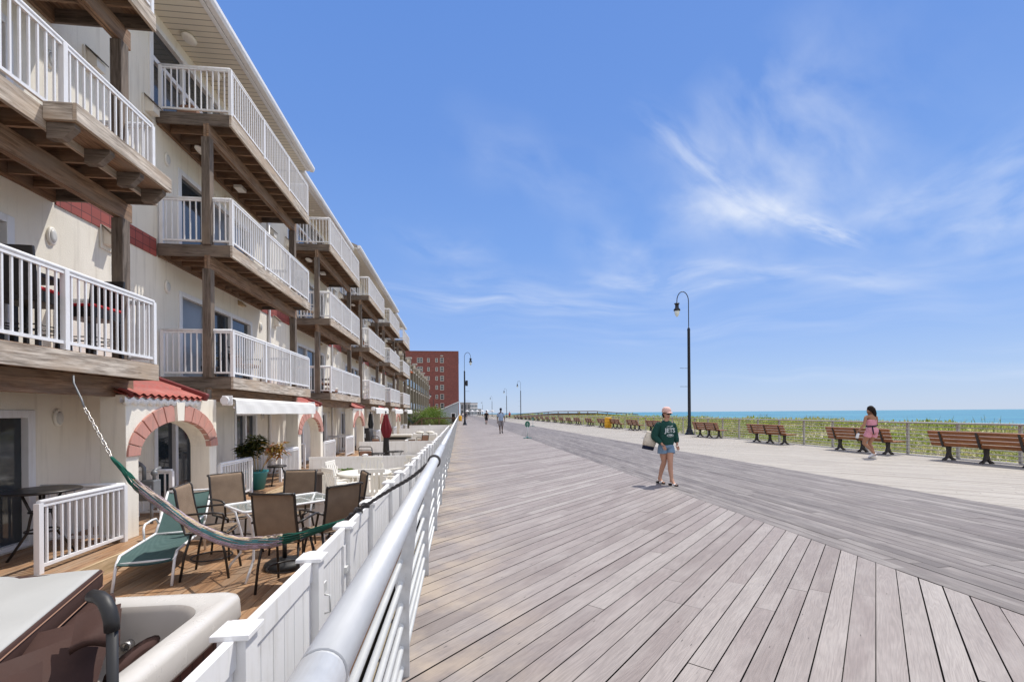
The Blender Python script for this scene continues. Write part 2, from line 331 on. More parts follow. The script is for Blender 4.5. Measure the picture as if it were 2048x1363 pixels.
def seamat():
    m, G, p = newmat('sea_water')
    t = G.n('ShaderNodeNewGeometry').outputs['Position']
    n1 = G.noise(G.vmap(t, (0.02, 0.006, 1)), 1.0, 8, 0.68)
    G.set(p, 'Base Color', G.mix(G.mapr(n1, 0.35, 0.65), (0.015, 0.135, 0.215), (0.06, 0.245, 0.30)))
    p.inputs['Roughness'].default_value = 0.35; p.inputs['Specular IOR Level'].default_value = 0.25
    bump(G, p, G.noise(G.vmap(t, (0.35, 0.12, 1)), 1.0, 6, 0.65), 0.5, 0.6)
seamat()
def cloth(name, c, rough=0.85, var=0.2): plain(name, c, rough, var=var, scale=14, bmp=0.25, fine=18, spec=0.2)

# ---------------------------------------------------------------- mesh building
class MB:
    def __init__(s): s.v = []; s.f = []; s.uv = []; s.sm = []; s.rnd = []
    def face(s, idx, uv, smooth=False, rnd=0.0): s.f.append(idx); s.uv.append(uv); s.sm.append(smooth); s.rnd.append(rnd)
    def box(s, x0, x1, y0, y1, z0, z1, mtx=None):
        b = len(s.v); lo = (min(x0, x1), min(y0, y1), min(z0, z1)); hi = (max(x0, x1), max(y0, y1), max(z0, z1))
        c = [(hi[0] if i & 1 else lo[0], hi[1] if i & 2 else lo[1], hi[2] if i & 4 else lo[2]) for i in range(8)]
        d = [hi[i]-lo[i] for i in range(3)]; L = d.index(max(d)); ou = random.random()*40; ov = random.random()*40
        fs = [((0, 4, 6, 2), 1, 2), ((1, 3, 7, 5), 1, 2), ((0, 1, 5, 4), 0, 2), ((2, 6, 7, 3), 0, 2), ((0, 2, 3, 1), 0, 1), ((4, 5, 7, 6), 0, 1)]
        r = random.random()
        for k, (q, a, w) in enumerate(fs):
            if w == L: a, w = w, a
            s.face([b+i for i in q], [(c[i][a]+ou, c[i][w]+ov+k*0.37) for i in q], False, r)
        s.v += [tuple(mtx @ Vector(p)) for p in c] if mtx is not None else c
        return s
    def bar(s, p0, p1, w, h, up=(0, 0, 1)):
        p0, p1 = Vector(p0), Vector(p1); z = p1-p0; L = z.length; z.normalize(); up = Vector(up)
        if abs(z.dot(up)) > 0.98: up = Vector((1, 0, 0))
        x = up.cross(z).normalized(); y = z.cross(x)
        m = Matrix((x, y, z)).transposed().to_4x4(); m.translation = p0
        return s.box(-w/2, w/2, -h/2, h/2, 0, L, m)
    def rings(s, rings, closed=True, caps=True, smooth=True, uvl=None):
        b = len(s.v); n = len(rings[0]); ln = 0.0; ls = [0.0]
        for i in range(1, len(rings)): ln += (Vector(rings[i][0])-Vector(rings[i-1][0])).length; ls.append(ln)
        if uvl: ls = uvl
        for r in rings: s.v += [tuple(p) for p in r]
        for i in range(len(rings)-1):
            for j in range(n if closed else n-1):
                k = (j+1) % n
                s.face([b+i*n+j, b+i*n+k, b+(i+1)*n+k, b+(i+1)*n+j], [(ls[i], j/n), (ls[i], (j+1)/n), (ls[i+1], (j+1)/n), (ls[i+1], j/n)], smooth)
        if caps and closed:
            s.face([b+j for j in range(n)][::-1], [(0, 0)]*n); s.face([b+(len(rings)-1)*n+j for j in range(n)], [(0, 0)]*n)
        return s
    def tube(s, pts, r, n=8, caps=True, flat=1.0, up=None):
        pts = [Vector(p) for p in pts]; rs = r if isinstance(r, (list, tuple)) else [r]*len(pts); rings = []; ref = None
        for i, p in enumerate(pts):
            t = (pts[min(i+1, len(pts)-1)]-pts[max(i-1, 0)]).normalized()
            if ref is None:
                a = Vector(up) if up else (Vector((0, 0, 1)) if abs(t.z) < 0.9 else Vector((1, 0, 0))); ref = (a-t*a.dot(t)).normalized()
            else: ref = (ref-t*ref.dot(t)).normalized()
            q = t.cross(ref)
            rings.append([p+(ref*math.sin(2*math.pi*j/n)*flat+q*math.cos(2*math.pi*j/n))*rs[i] for j in range(n)])
        return s.rings(rings, True, caps)
    def lathe(s, prof, c=(0, 0, 0), n=16, caps=True):
        return s.rings([[(c[0]+r*math.cos(2*math.pi*j/n), c[1]+r*math.sin(2*math.pi*j/n), c[2]+z) for j in range(n)] for r, z in prof], True, caps)
    def ball(s, c, rx, ry=None, rz=None, n=10, m=7):
        ry = ry or rx; rz = rz or rx
        return s.rings([[(c[0]+rx*math.sin(a)*math.cos(2*math.pi*j/n), c[1]+ry*math.sin(a)*math.sin(2*math.pi*j/n), c[2]-rz*math.cos(a)) for j in range(n)]
                        for a in [0.06+(math.pi-0.12)*i/(m-1) for i in range(m)]])
    def poly(s, pts, uv=None, rnd=0.0, smooth=False):
        b = len(s.v); s.v += [tuple(p) for p in pts]; s.face(list(range(b, b+len(pts))), uv or [(p[0], p[1]) for p in pts], smooth, rnd); return s
    def prism(s, pts, axis, a0, a1):                          # 2-D outline pushed along an axis
        def P(p, a): return {'x': (a, p[0], p[1]), 'y': (p[0], a, p[1]), 'z': (p[0], p[1], a)}[axis]
        b = len(s.v); n = len(pts); s.v += [P(p, a0) for p in pts]+[P(p, a1) for p in pts]
        s.face([b+i for i in range(n)], [tuple(p) for p in pts]); s.face([b+n+i for i in range(n)][::-1], [tuple(p) for p in pts][::-1])
        for i in range(n):
            k = (i+1) % n; s.face([b+i, b+n+i, b+n+k, b+k], [(a0, i*.1), (a1, i*.1), (a1, i*.1+.1), (a0, i*.1+.1)])
        return s
    def xf(s, m, i0=0):
        s.v[i0:] = [tuple(m @ Vector(p)) for p in s.v[i0:]]; return s
WP = {}                                                      # world origin each parent was built at
def mesh_of(mb, name, off):
    me = bpy.data.meshes.new(name)
    me.from_pydata([(v[0]-off[0], v[1]-off[1], v[2]-off[2]) for v in mb.v], [], mb.f)
    u = me.uv_layers.new(name='UVMap'); u.data.foreach_set('uv', [c for f in mb.uv for p in f for c in p])
    me.polygons.foreach_set('use_smooth', mb.sm)
    if any(mb.rnd): a = me.attributes.new('rnd', 'FLOAT', 'FACE'); a.data.foreach_set('value', mb.rnd)
    bm_ = __import__('bmesh').new(); bm_.from_mesh(me); __import__('bmesh').ops.recalc_face_normals(bm_, faces=bm_.faces); bm_.to_mesh(me); bm_.free()
    return me
def part(mb, name, mat, parent=None, bevel=0.0, label=None, org=None):
    off = org if org is not None else (WP.get(parent.name, (0, 0, 0)) if parent else (0, 0, 0))
    o = bpy.data.objects.new(name, mesh_of(mb, name, off)); COL.objects.link(o)
    o.data.materials.append(MATS[mat])
    if parent: o.parent = parent; WP[o.name] = off
    elif org is not None: o.location = org
    if bevel:
        m = o.modifiers.new('bevel', 'BEVEL'); m.width = bevel; m.segments = 2; m.limit_method = 'ANGLE'
    if label: o['label'] = label
    return o
def tag(o, label, cat, group=None, kind=None):
    o['label'] = label; o['category'] = cat
    if group: o['group'] = group
    if kind: o['kind'] = kind
    return o
def thing(name, label, cat, loc=(0, 0, 0), group=None, local=False):
    o = bpy.data.objects.new(name, None); COL.objects.link(o); o.location = loc; o.empty_display_size = 0.2
    WP[o.name] = (0, 0, 0) if local else tuple(loc)
    return tag(o, label, cat, group)
def struct(mb, name, mat): o = part(mb, name, mat); o['kind'] = 'structure'; return o
def kids(o): return [c for c in bpy.data.objects if c.parent == o]
def copy_tree(o, parent=None):
    c = o.copy(); COL.objects.link(c); WP[c.name] = WP.get(o.name, (0, 0, 0))
    if parent: c.parent = parent
    for k in list(o.children): copy_tree(k, c)
    return c
def dup(o, label, loc=None, rz=None, scale=None):
    bpy.context.view_layer.update()
    c = copy_tree(o); c['label'] = label
    if loc is not None: c.location = loc
    if rz is not None: c.rotation_euler[2] = rz
    if scale: c.scale = (scale,)*3
    return c

# ---------------------------------------------------------------- setting: ground, sea, boardwalk
def hgt(x, y):
    if x < 15.6: return -1.35
    if x < 70:
        t = min(1, (x-15.6)/22); d = -1.25+1.08*t*t*(3-2*t)
        d += 0.14*math.sin(x*.55+y*.13)*t+0.10*math.sin(y*.31+x*.2)*t
        if x > 44: d -= (x-44)*0.085
        return d
    return max(-9.0, -2.2-(x-70)*0.045)
gm = MB()
xs = [-9000, -2500, -600, -150, -60, -25, -8, 0, 8, 15.5]+[15.6+i*1.6 for i in range(36)]+[80, 100, 130, 180, 260, 500, 2000, 12000]
ys = [-900, -200, -60, -25]+[-16+i*2.2 for i in range(90)]+[190+i*12 for i in range(20)]+[500, 700, 1200, 3000, 9000, 14000]
for y in ys: gm.v += [(x, y, hgt(x, y)) for x in xs]
n = len(xs)
for j in range(len(ys)-1):
    for i in range(n-1): gm.face([j*n+i, j*n+i+1, (j+1)*n+i+1, (j+1)*n+i], [(0, 0)]*4, True)
struct(gm, 'ground', 'sand')
sm_ = MB(); sm_.poly([(75, -8000, -4.2), (20000, -8000, -4.2), (20000, 20000, -4.2), (75, 20000, -4.2)]); struct(sm_, 'sea', 'sea_water')

Q2 = math.sqrt(2)
def deck_diag(name, x0, x1, y0, y1, mat, mirror=False, dirt=False):
    mb = MB(); pitch = 0.1473; t = (y0-x1)/Q2
    while t < (y1-x0)/Q2+0.1:
        gap = random.uniform(0.0055, 0.010); ta, tb = t, t+pitch-gap; t += pitch
        if abs(ta) > 400: continue
        sA = Q2*x0; L = Q2*(x1-x0); cuts = [0.0]; far = ta > 60
        while cuts[-1] < L-1.6:
            cuts.append(cuts[-1]+random.choice((2.4, 3.0, 3.6, 4.3, 4.9))+random.uniform(-.4, .4))
            if far: cuts[-1] += 2
        if cuts[-1] > L-0.5: cuts.pop()
        cuts.append(L)
        for k in range(len(cuts)-1):
            r = random.random(); ou = random.random()*60; ov = random.random()*60
            if k == 0: s0a, s0b = sA+ta, sA+tb
            else: s0a = s0b = sA+ta+cuts[k]+0.002
            if k == len(cuts)-2: s1a, s1b = Q2*x1+ta, Q2*x1+tb
            else: s1a = s1b = sA+ta+cuts[k+1]-0.002
            q = [(s0a, ta), (s1a, ta), (s1b, tb), (s0b, tb)]
            pts = [((s-u)/Q2, (s+u)/Q2, 0.0) for s, u in q]
            if mirror: pts = [(x0+x1-p[0], p[1], 0.0) for p in pts][::-1]; q = q[::-1]
            dz = random.uniform(-.0015, .0015)
            mb.poly([(p[0], p[1], dz) for p in pts], [(s+ou, u-ta+ov) for s, u in q], 0.02+0.97*r)
    return struct(mb, name, mat)
XL, X1, X2, XR = -0.36, 4.07, 8.37, 15.5
deck_diag('boardwalk_deck', XL, X1-0.004, -3, 420, 'deck_grey')
deck_diag('boardwalk_deck_seaside', X2+0.004, XR, -12, 420, 'deck_pale', True)
mb = MB(); x = X1; 
while x < X2-0.05:
    w = min(0.1483, X2-x); y = -4-random.random()*3
    while y < 420:
        ln = random.uniform(3.0, 6.0)*(1 if y < 80 else 2); ou, ov = random.random()*60, random.random()*60; dz = random.uniform(-.0015, .0015)
        a, b, c, d = x+.0035, x+w-.0035, y+.002, y+ln-.002
        mb.poly([(a, c, dz), (b, c, dz), (b, d, dz), (a, d, dz)], [(c+ou, ov), (c+ou, ov+w), (d+ou, ov+w), (d+ou, ov)], 0.02+0.97*random.random()); y += ln
    x += w
struct(mb, 'boardwalk_centre_lane', 'deck_centre')
mb = MB()
for (x, y0, y1) in ((X1+0.148, 8.0, 8.9), (X1+0.30, 4.9, 6.9), (X1+0.30, 9.6, 12.2), (X1+.0, 2.9, 3.9), (X1+1.05, 6.2, 7.7), (X1+2.1, 9.5, 12.5)):
    mb.poly([(x+.003, y0, .003), (x+.145, y0, .003), (x+.145, y1, .003), (x+.003, y1, .003)], [(y0, x), (y0, x+.14), (y1, x+.14), (y1, x)], 0.3+0.5*random.random())
struct(mb, 'boardwalk_dark_boards', 'deck_dark')
mb = MB(); mb.box(XL+.02, XR-.02, -12, 420, -0.35, -0.035); struct(mb, 'boardwalk_underside', 'void')
mb = MB(); mb.box(XL-.02, XL-.003, -3, 420, -0.30, -0.02)
for i in range(80): mb.box(XL-.10, XL-.022, 1.9+i*1.65, 1.98+i*1.65, -0.5, -0.05)
struct(mb, 'boardwalk_edge_beam', 'tan_edge')

# ---------------------------------------------------------------- metal railings on both sides of the boardwalk
def railing(name, label, xr, xp, y0, y1, step, first, ztop, rtop, mat, flat=False):
    t = thing(name, label, 'railing', (xp, y0, 0))
    tb = MB()
    if flat: tb.box(xr-.085, xr+.085, y0, y1, ztop-.055, ztop)
    else:
        ys_ = [y0, 0.872, 0.888, y1]
        for a, b in ((y0, 0.874), (0.888, 6.6), (6.612, 12.9), (12.912, y1)): tb.tube([(xr, a, ztop), (xr, b, ztop)], rtop, 28)
        for a in (0.86, 6.59, 12.89): tb.tube([(xr, a, ztop), (xr, a+.04, ztop)], rtop-.004, 24)
    part(tb, 'top_rail', mat, t, bevel=0.015 if flat else 0)
    zs = (.94, .82, .70, .575, .45, .32, .195, .07) if flat else (.78, .66, .535, .41, .29, .165, .05)
    for z in zs: part(MB().tube([(xp, y0, z), (xp, y1, z)], 0.016 if flat else 0.0165, 10), 'rail', mat if flat else 'pale_metal', t)
    ys_ = []; y = first
    while y < y1: ys_.append(y); y += step
    far = MB()
    for i, y in enumerate(ys_):
        m = MB() if i < 70 else far
        if flat: m.box(xp+.018, xp+.085, y-.035, y+.035, -0.25, ztop-.056)
        else:
            m.prism([(xp-.03, -.30), (xp+.045, -.30), (xp+.045, .42), (xr+.022, ztop-.03), (xr-.02, ztop-.03), (xp-.03, .55)], 'y', y-.007, y+.007)
        if i < 70: part(m, 'post', mat, t)
    if far.f: q = part(far, 'post', mat, t); q['kind'] = 'stuff'
    return t
railing('metal_railing', 'round galvanised pipe railing on the building side of the boardwalk, a rope tied round it', -0.258, -0.34, -2.5, 130, 1.65, 1.02, 1.02, 0.0465, 'galvanised')
railing('metal_railing', 'grey eight-bar railing with flat top along the dune side behind the benches', 15.32, 15.32, -3, 330, 1.6, 1.35, 1.095, .05, 'rail_grey', True)

# ---------------------------------------------------------------- benches facing the sea
def make_bench():
    t = thing('park_bench', '', 'bench', (0, 0, 0), 'benches along the seaward railing', True)
    L = 1.32                                                   # seat towards +x
    for i, (z, x) in enumerate(((.48, -.185), (.595, -.225), (.71, -.265), (.825, -.305))):
        part(MB().bar((x, -L, z), (x, L, z), .04, .098, up=(-.32, 0, .95)), 'back_slat', 'bench_wood', t, bevel=.006)
    for x in (-.10, .02, .14, .26):
        part(MB().box(x-.052, x+.052, -L, L, .425, .462), 'seat_slat', 'bench_wood', t, bevel=.006)
    for y in (-.98, 0, .98):
        m = MB()
        m.prism([(-.19, .40), (.29, .40), (.29, .425), (-.13, .428), (-.30, .865), (-.345, .85), (-.235, .5)], 'y', y-.03, y+.03)
        m.prism([(-.06, .40), (.06, .40), (.045, .24), (.085, .10), (.19, .035), (.21, 0), (.13, 0), (.03, .08), (0, .14), (-.03, .08), (-.13, 0), (-.21, 0), (-.19, .035), (-.085, .10), (-.045, .24)], 'y', y-.036, y+.036)
        part(m, 'iron_support', 'cast_iron', t)
    return t
bench = make_bench()
BY = [11.05, 14.95, 19.95, 25.2, 32.4, 36.6, 40.9, 44.9, 49.4, 54.4, 58.8, 63.3, 68.4, 73.5, 78.4, 83.2, 88.5, 94, 99.6, 106, 112, 118.5]
BL = ['slatted wooden bench at the right edge of the photo, nearest of the row', 'slatted wooden bench that the woman in pink is passing', 'slatted wooden bench standing clear between the lamp bench and the woman in pink',
      'slatted wooden bench just beside the tall near lamp post', 'slatted wooden bench half hidden behind the woman in the green sweatshirt', 'slatted wooden bench just in front of the yellow barrel', 'slatted wooden bench directly beside the yellow barrel',
      'slatted wooden bench first beyond the yellow barrel']
for i, y in enumerate(BY):
    lb = BL[i] if i < len(BL) else 'small distant bench in the long row beyond the yellow barrel'
    if i == 0: bench.location = (14.42, y, 0); bench['label'] = lb
    else: dup(bench, lb, (14.42+random.uniform(-.05, .05), y, 0), R(random.uniform(-1, 1)))

# ---------------------------------------------------------------- street lamps
def make_lamp(side):
    t = thing('street_lamp', '', 'street lamp', (0, 0, 0), 'tall gooseneck lamps along the boardwalk', True)
    part(MB().lathe([(.30, 0), (.30, .05), (.24, .09), (.20, .22), (.21, .26), (.15, .34), (.125, .55), (.135, .58), (.11, .62), (.10, .9), (.098, 2), (.088, 6.82), (.10, 6.86), (.085, 6.95), (.03, 7.05)], n=16), 'pole', 'lamp_black', t)
    pts = [(0, 0, 6.95), (0, 0, 8.75)]+[(side*.40*(1-math.cos(a)), 0, 8.75+.62*math.sin(a)) for a in [math.pi*i/14 for i in range(1, 15)]]+[(side*.80, 0, 8.62)]
    part(MB().tube(pts, .028, 10), 'gooseneck', 'lamp_black', t)
    c = (side*.80, 0, 0)
    part(MB().lathe([(.03, 8.66), (.06, 8.62), (.165, 8.60), (.175, 8.56), (.12, 8.52), (.115, 8.34), (.14, 8.28), (.205, 8.2), (.215, 8.12), (.19, 8.12)][::-1], c, 18), 'lamp_hood', 'lamp_black', t)
    part(MB().lathe([(.02, 7.72), (.07, 7.75), (.125, 7.86), (.155, 7.98), (.165, 8.118)], c, 18), 'globe', 'lamp_glass', t)
    for z in (3.15, 4.35): part(MB().tube([(0, 0, z), (side*.62, 0, z)], .012, 6), 'banner_arm', 'lamp_black', t)
    return t
lr = make_lamp(-1); lr.location = (15.02, 28.6, 0); lr['label'] = 'tall black gooseneck lamp post nearest on the seaward side, by a bench'
for y, lb in ((112, 'thin distant lamp post on the seaward side, first of the far ones'), (146, 'thin distant lamp post on the seaward side, second of the far ones'), (212, 'tiny far lamp post left of the walking man, on the seaward side'), (300, 'faintest and farthest lamp post of the seaward row')):
    dup(lr, lb, (15.02, y, 0))
ll = make_lamp(1); ll.location = (0.68, 59.5, 0); ll['label'] = 'black gooseneck lamp post standing beside the building-side railing, with a small box on its pole'
part(MB().box(.11, .42, -.13, .13, 5.05, 5.75).box(.06, .12, -.04, .04, 5.2, 5.6), 'equipment_box', 'lamp_black', ll, bevel=.02)
dup(lr, 'lamp post with white globe in front of the brick apartment block', (-6.6, 118, -.6), R(0), .82)

# ---------------------------------------------------------------- barrels and small signs on the deck
def barrel(loc, lb):
    t = thing('yellow_barrel', lb, 'barrel', loc, local=True)
    part(MB().lathe([(.30, 0), (.33, .05), (.33, .3), (.35, .32), (.33, .36), (.33, .6), (.35, .63), (.33, .66), (.31, .92), (.34, .95), (.33, .99), (.2, 1.02)], n=20), 'drum', 'yellow_plastic', t)
    part(MB().lathe([(.20, 1.02), (.19, 1.03), (.17, .98)], n=16), 'opening_rim', 'black_frame', t)
barrel((14.15, 42.6, 0), 'yellow barrel standing among the benches by the seaward railing')
barrel((0.15, 92, 0), 'yellow barrel by the building-side railing beyond the lamp post')
def lane_sign(loc, lb):
    t = thing('lane_sign', lb, 'sign', loc, 'round lane signs on the centre lane', True)
    part(MB().box(-.25, .25, -.06, .06, 0, .035).box(-.06, .06, -.25, .25, .0365, .06), 'base', 'teal_pot', t, bevel=.01)
    part(MB().tube([(0, 0, .05), (0, 0, .72)], .028, 10), 'pole', 'pale_metal', t)
    part(MB().rings([[(.15*math.cos(a), yy, .83+.185*math.sin(a)) for a in [2*math.pi*i/24 for i in range(24)]] for yy in (-.015, .015)], smooth=False), 'disc', 'sign_green', t)
    part(MB().rings([[(.05*math.cos(a)*k, -.018, .81+.035*math.sin(a)*k) for a in [2*math.pi*i/16 for i in range(16)]] for k in (1, .6)], caps=False, smooth=False).box(-.012, .012, -.019, -.017, .85, .92), 'bicycle_mark', 'pale_metal', t)
    return t
lane_sign((4.0, 26.9, 0), 'round green sign on a short pole at the left edge of the centre lane')
lane_sign((8.2, 51, 0), 'small round sign on a pole by the benches, beyond the green one')
lane_sign((3.9, 69, 0), 'small far sign on a pole left of the walking man')

# ---------------------------------------------------------------- the row of townhouses
XW, XF, ZF = -6.35, -4.83, (2.33, 5.16, 7.97)
def wall_holes(mb, x, y0, y1, z0, z1, holes, depth=0.14):
    ys = sorted({y0, y1, *[h[0] for h in holes], *[h[1] for h in holes]}); zs = sorted({z0, z1, *[h[2] for h in holes], *[h[3] for h in holes]})
    for a, b in zip(ys, ys[1:]):
        for c, d in zip(zs, zs[1:]):
            if not any(h[0] <= a and b <= h[1] and h[2] <= c and d <= h[3] for h in holes):
                mb.poly([(x, a, c), (x, b, c), (x, b, d), (x, a, d)])
    for h in holes:
        a, b, c, d = h; X = x-depth
        for q in ([(x, a, c), (x, b, c), (X, b, c), (X, a, c)], [(x, a, d), (x, b, d), (X, b, d), (X, a, d)], [(x, a, c), (x, a, d), (X, a, d), (X, a, c)], [(x, b, c), (x, b, d), (X, b, d), (X, b, c)], ): mb.poly(q)
        mb.poly([(X-.25, a-.2, c-.2), (X-.25, b+.2, c-.2), (X-.25, b+.2, d+.2), (X-.25, a-.2, d+.2)])
def door(house, h, n, blind=(), transom=None, kind='sliding_door'):
    a, b, c, d = h; m = MB(); f = .065
    m.box(XW-.12, XW+.025, a-.05, a+f, c, d+.05).box(XW-.12, XW+.025, b-f, b+.05, c, d+.05).box(XW-.12, XW+.024, a+f, b-f, d-f, d+.05).box(XW-.12, XW+.024, a+f, b-f, c, c+.07)
    w = (b-a)/n
    for i in range(1, n): m.box(XW-.11, XW+.005, a+i*w-.05, a+i*w+.05, c+.07, d-f)
    if transom: m.box(XW-.115, XW+.008, a+f, b-f, transom-.05, transom+.05)
    fr = part(m, kind, 'white_metal', house, bevel=.008)
    pg = MB(); pb = MB()
    for i in range(n):
        q = pb if i in blind else pg; q.box(XW-.085, XW-.075, a+i*w+.045, a+(i+1)*w-.045, c+.06, d-.06)
    if pg.f: part(pg, 'pane', 'window_glass', fr)
    if pb.f: part(pb, 'pane', 'blind_glass', fr)
    return fr
def rail_panel(m, p0, p1, z, h=1.0, pitch=.110, posts=(0, 1), round_top=True):
    p0, p1 = Vector((*p0, 0)), Vector((*p1, 0)); d = p1-p0; L = d.length; d.normalize()
    A, B = (p0.x, p0.y), (p1.x, p1.y)
    m.tube([(A[0], A[1], z+h), (B[0], B[1], z+h)], .031, 8)
    m.bar((A[0], A[1], z+h-.045), (B[0], B[1], z+h-.045), .04, .03)
    m.bar((A[0], A[1], z+.09), (B[0], B[1], z+.09), .035, .04)
    for t in posts: q = p0+d*L*t; m.box(q.x-.032, q.x+.032, q.y-.032, q.y+.032, z, z+h-.01)
    k = int(L/pitch); s = L/k
    for i in range(1, k):
        if any(abs(i*s-L*t) < .05 for t in posts): continue
        q = p0+d*i*s; m.box(q.x-.011, q.x+.011, q.y-.011, q.y+.011, z+.10, z+h-.05)
def make_balcony(house, y0, zf):
    a, b = y0+1.3, y0+6.4
    m = MB()
    for i in range(10): m.box(XW+.03+i*.146, XW+.03+i*.146+.139, a+.01, b-.01, zf-.038, zf)
    bal = part(m, 'balcony', 'brown_wood', house)
    m = MB()
    n = 13
    for i in range(1, n): y = a+(b-a)*i/n; m.box(XW+.07, XF-.055, y-.022, y+.022, zf-.235, zf-.040)
    m.box(XW+.01, XW+.065, a+.02, b-.02, zf-.29, zf-.041)
    part(m, 'joist', 'brown_wood', bal)
    m = MB().box(XF-.05, XF, a-.02, b+.02, zf-.265, zf-.012); part(m, 'fascia', 'weathered_wood', bal, bevel=.006)
    for e in (a, b): part(MB().box(XW+.02, XF-.052, e-.022, e+.022, zf-.262, zf-.012), 'end_beam', 'dark_post', bal, bevel=.006)
    m = MB().box(-5.385, -5.335, a-.05, b+.12, zf-.53, zf-.237).box(-5.325, -5.275, a-.05, b+.12, zf-.53, zf-.237); part(m, 'beam', 'brown_wood', bal, bevel=.005)
    m = MB(); yA, yB = a+.04, b-.04; xr = XF-.045
    rail_panel(m, (xr, yA), (xr, yB), zf, 1.0, posts=(0, .335, .67, 1))
    rail_panel(m, (XW+.05, yA), (xr, yA), zf, 1.0, posts=(0.02,)); rail_panel(m, (XW+.05, yB), (xr, yB), zf, 1.0, posts=(0.02,))
    part(m, 'railing', 'white_metal', bal)
    return bal
def bulkhead(house, y, z):
    o = part(MB().rings([[(XW+dx, y+.085*k*math.cos(t), z+.14*k*math.sin(t)) for t in [2*math.pi*i/20 for i in range(20)]] for dx, k in ((.002, 1), (.03, 1), (.04, .85))]), 'wall_light', 'white_plastic', house)
    part(MB().rings([[(XW+dx, y+.085*k*math.cos(t), z+.14*k*math.sin(t)) for t in [2*math.pi*i/20 for i in range(20)]] for dx, k in ((.035, .8), (.055, .62), (.06, .3))]), 'lens', 'light_lens', o)
def make_house(y0):
    H = thing('townhouse', '', 'townhouse', (XW, y0+3.8, -.42), 'cream townhouses in one row')
    holes = [(y0+2.1, y0+5.7, ZF[0]+.02, ZF[0]+1.98), (y0+2.1, y0+5.7, ZF[1]+.02, ZF[1]+1.96), (y0+1.15, y0+5.9, ZF[2]+.04, 9.78), (y0+4.65, y0+6.0, -.40, 1.55), (y0+1.2, y0+2.7, -.40, 1.60)]
    m = MB(); wall_holes(m, XW, y0, y0+7.6, -1.3, 10.06, holes)
    m.poly([(XW, y0, -1.3), (XW, y0, 10.06), (-16, y0, 10.06), (-16, y0, -1.3)]); m.poly([(XW, y0+7.6, -1.3), (XW, y0+7.6, 10.06), (-16, y0+7.6, 10.06), (-16, y0+7.6, -1.3)])
    part(m, 'wall', 'stucco', H)
    door(H, holes[0], 3, (0,)); door(H, holes[1], 3, (1,)); door(H, holes[2], 4, (2,), transom=9.05, kind='window'); door(H, holes[3], 2); door(H, holes[4], 2)
    # roof, soffit and gutter
    R_ = part(MB().prism([(-4.98, 10.10), (-4.98, 10.235), (-9.5, 12.1), (-16, 9.9), (-16, 9.7), (-6.0, 10.10)], 'y', y0+.004, y0+7.6), 'roof', 'far_roof', H)
    part(MB().box(XW-.1, -5.0, y0+.006, y0+7.594, 10.055, 10.098), 'soffit', 'soffit', R_)
    g_ = MB().prism([(-4.976, 10.06), (-4.86, 10.06), (-4.82, 10.13), (-4.82, 10.22), (-4.976, 10.22)], 'y', y0+.01, y0+7.7)
    g_.box(-5.06, -4.978, y0+.01, y0+7.59, 10.03, 10.054); g_.prism([(-4.98, 10.09), (-4.98, 10.26), (-7.5, 11.3), (-7.5, 11.1)], 'y', y0+7.602, y0+7.66)
    part(g_, 'gutter', 'white_metal', R_, bevel=.006)
    R_.location.x -= .2
    for z, zz in ((ZF[0], 'a'), (ZF[1], 'b'), (ZF[2], 'c')):
        make_balcony(H, y0, z)
    for f in range(2):
        for py in (1.30, 6.34):
            part(MB().box(-5.415, -5.245, y0+py-.085, y0+py+.085, ZF[f]+(-.0 if py > 2 else -.02), ZF[f+1]-.532), 'post', 'dark_post', H, bevel=.012)
    for py in (1.16, 6.34): part(MB().box(-5.41, -5.25, y0+py-.08, y0+py+.08, 1.45 if py > 2 else 1.852, 1.80 if py > 2 else 2.05), 'post', 'dark_post', H, bevel=.01)
    # red tiled band across the gap between two balcony stacks, downpipe, lights, vents
    part(MB().box(XW-.02, XW+.022, y0+.0, y0+1.26, 4.86, 5.23), 'tile_band', 'red_tile', H)
    part(MB().box(XW-.02, XW+.022, y0+6.44, y0+7.6, 4.86, 5.23), 'tile_band', 'red_tile', H)
    part(MB().tube([(XW+.05, y0+6.95, -.4), (XW+.05, y0+6.95, 10.05)], .045, 10), 'downpipe', 'white_metal', H)
    for y, z in ((1.62, 4.32), (1.65, 7.12), (6.36, 4.33), (6.36, 7.10), (6.45, 1.48), (3.1, 1.55)): bulkhead(H, y0+y, z)
    for y, z in ((7.48, 4.72), (7.15, 7.66), (1.02, 7.86)):
        v = MB().box(XW+.002, XW+.03, y0+y-.15, y0+y+.15, z-.22, z+.2); v.prism([(XW+.03, z-.14), (XW+.19, z-.14), (XW+.19, z+.02), (XW+.03, z+.18)], 'y', y0+y-.10, y0+y+.10)
        o = part(v, 'vent_hood', 'cream_vinyl', H, bevel=.006)
        part(MB().prism([(XW+.03, z+.185), (XW+.22, z+.01), (XW+.225, z+.03), (XW+.03, z+.21)], 'y', y0+y-.13, y0+y+.13), 'hood_lid', 'dark_post', o)
    for y, z in ((5.0, 4.75), (4.3, 7.45)): part(MB().prism([(XW+.002, z-.06), (XW+.12, z-.06), (XW+.12, z-.02), (XW+.002, z+.09)], 'y', y0+y-.13, y0+y+.13), 'dryer_vent', 'tan_edge' if y > 4.5 else 'cream_vinyl', H)
    for y in (1.9, 3.0): part(MB().ball((-6.0, y0+y, 10.0), .14, .20, .055), 'floodlight', 'white_plastic', H)
    part(MB().ball((-5.9, y0+2.2, ZF[2]-.33), .12, .25, .05), 'balcony_lamp', 'white_plastic', H); part(MB().box(-6.0, -5.8, y0+3.9, y0+4.2, ZF[2]-.34, ZF[2]-.26), 'balcony_lamp', 'white_plastic', H)
    # porch
    m = MB()
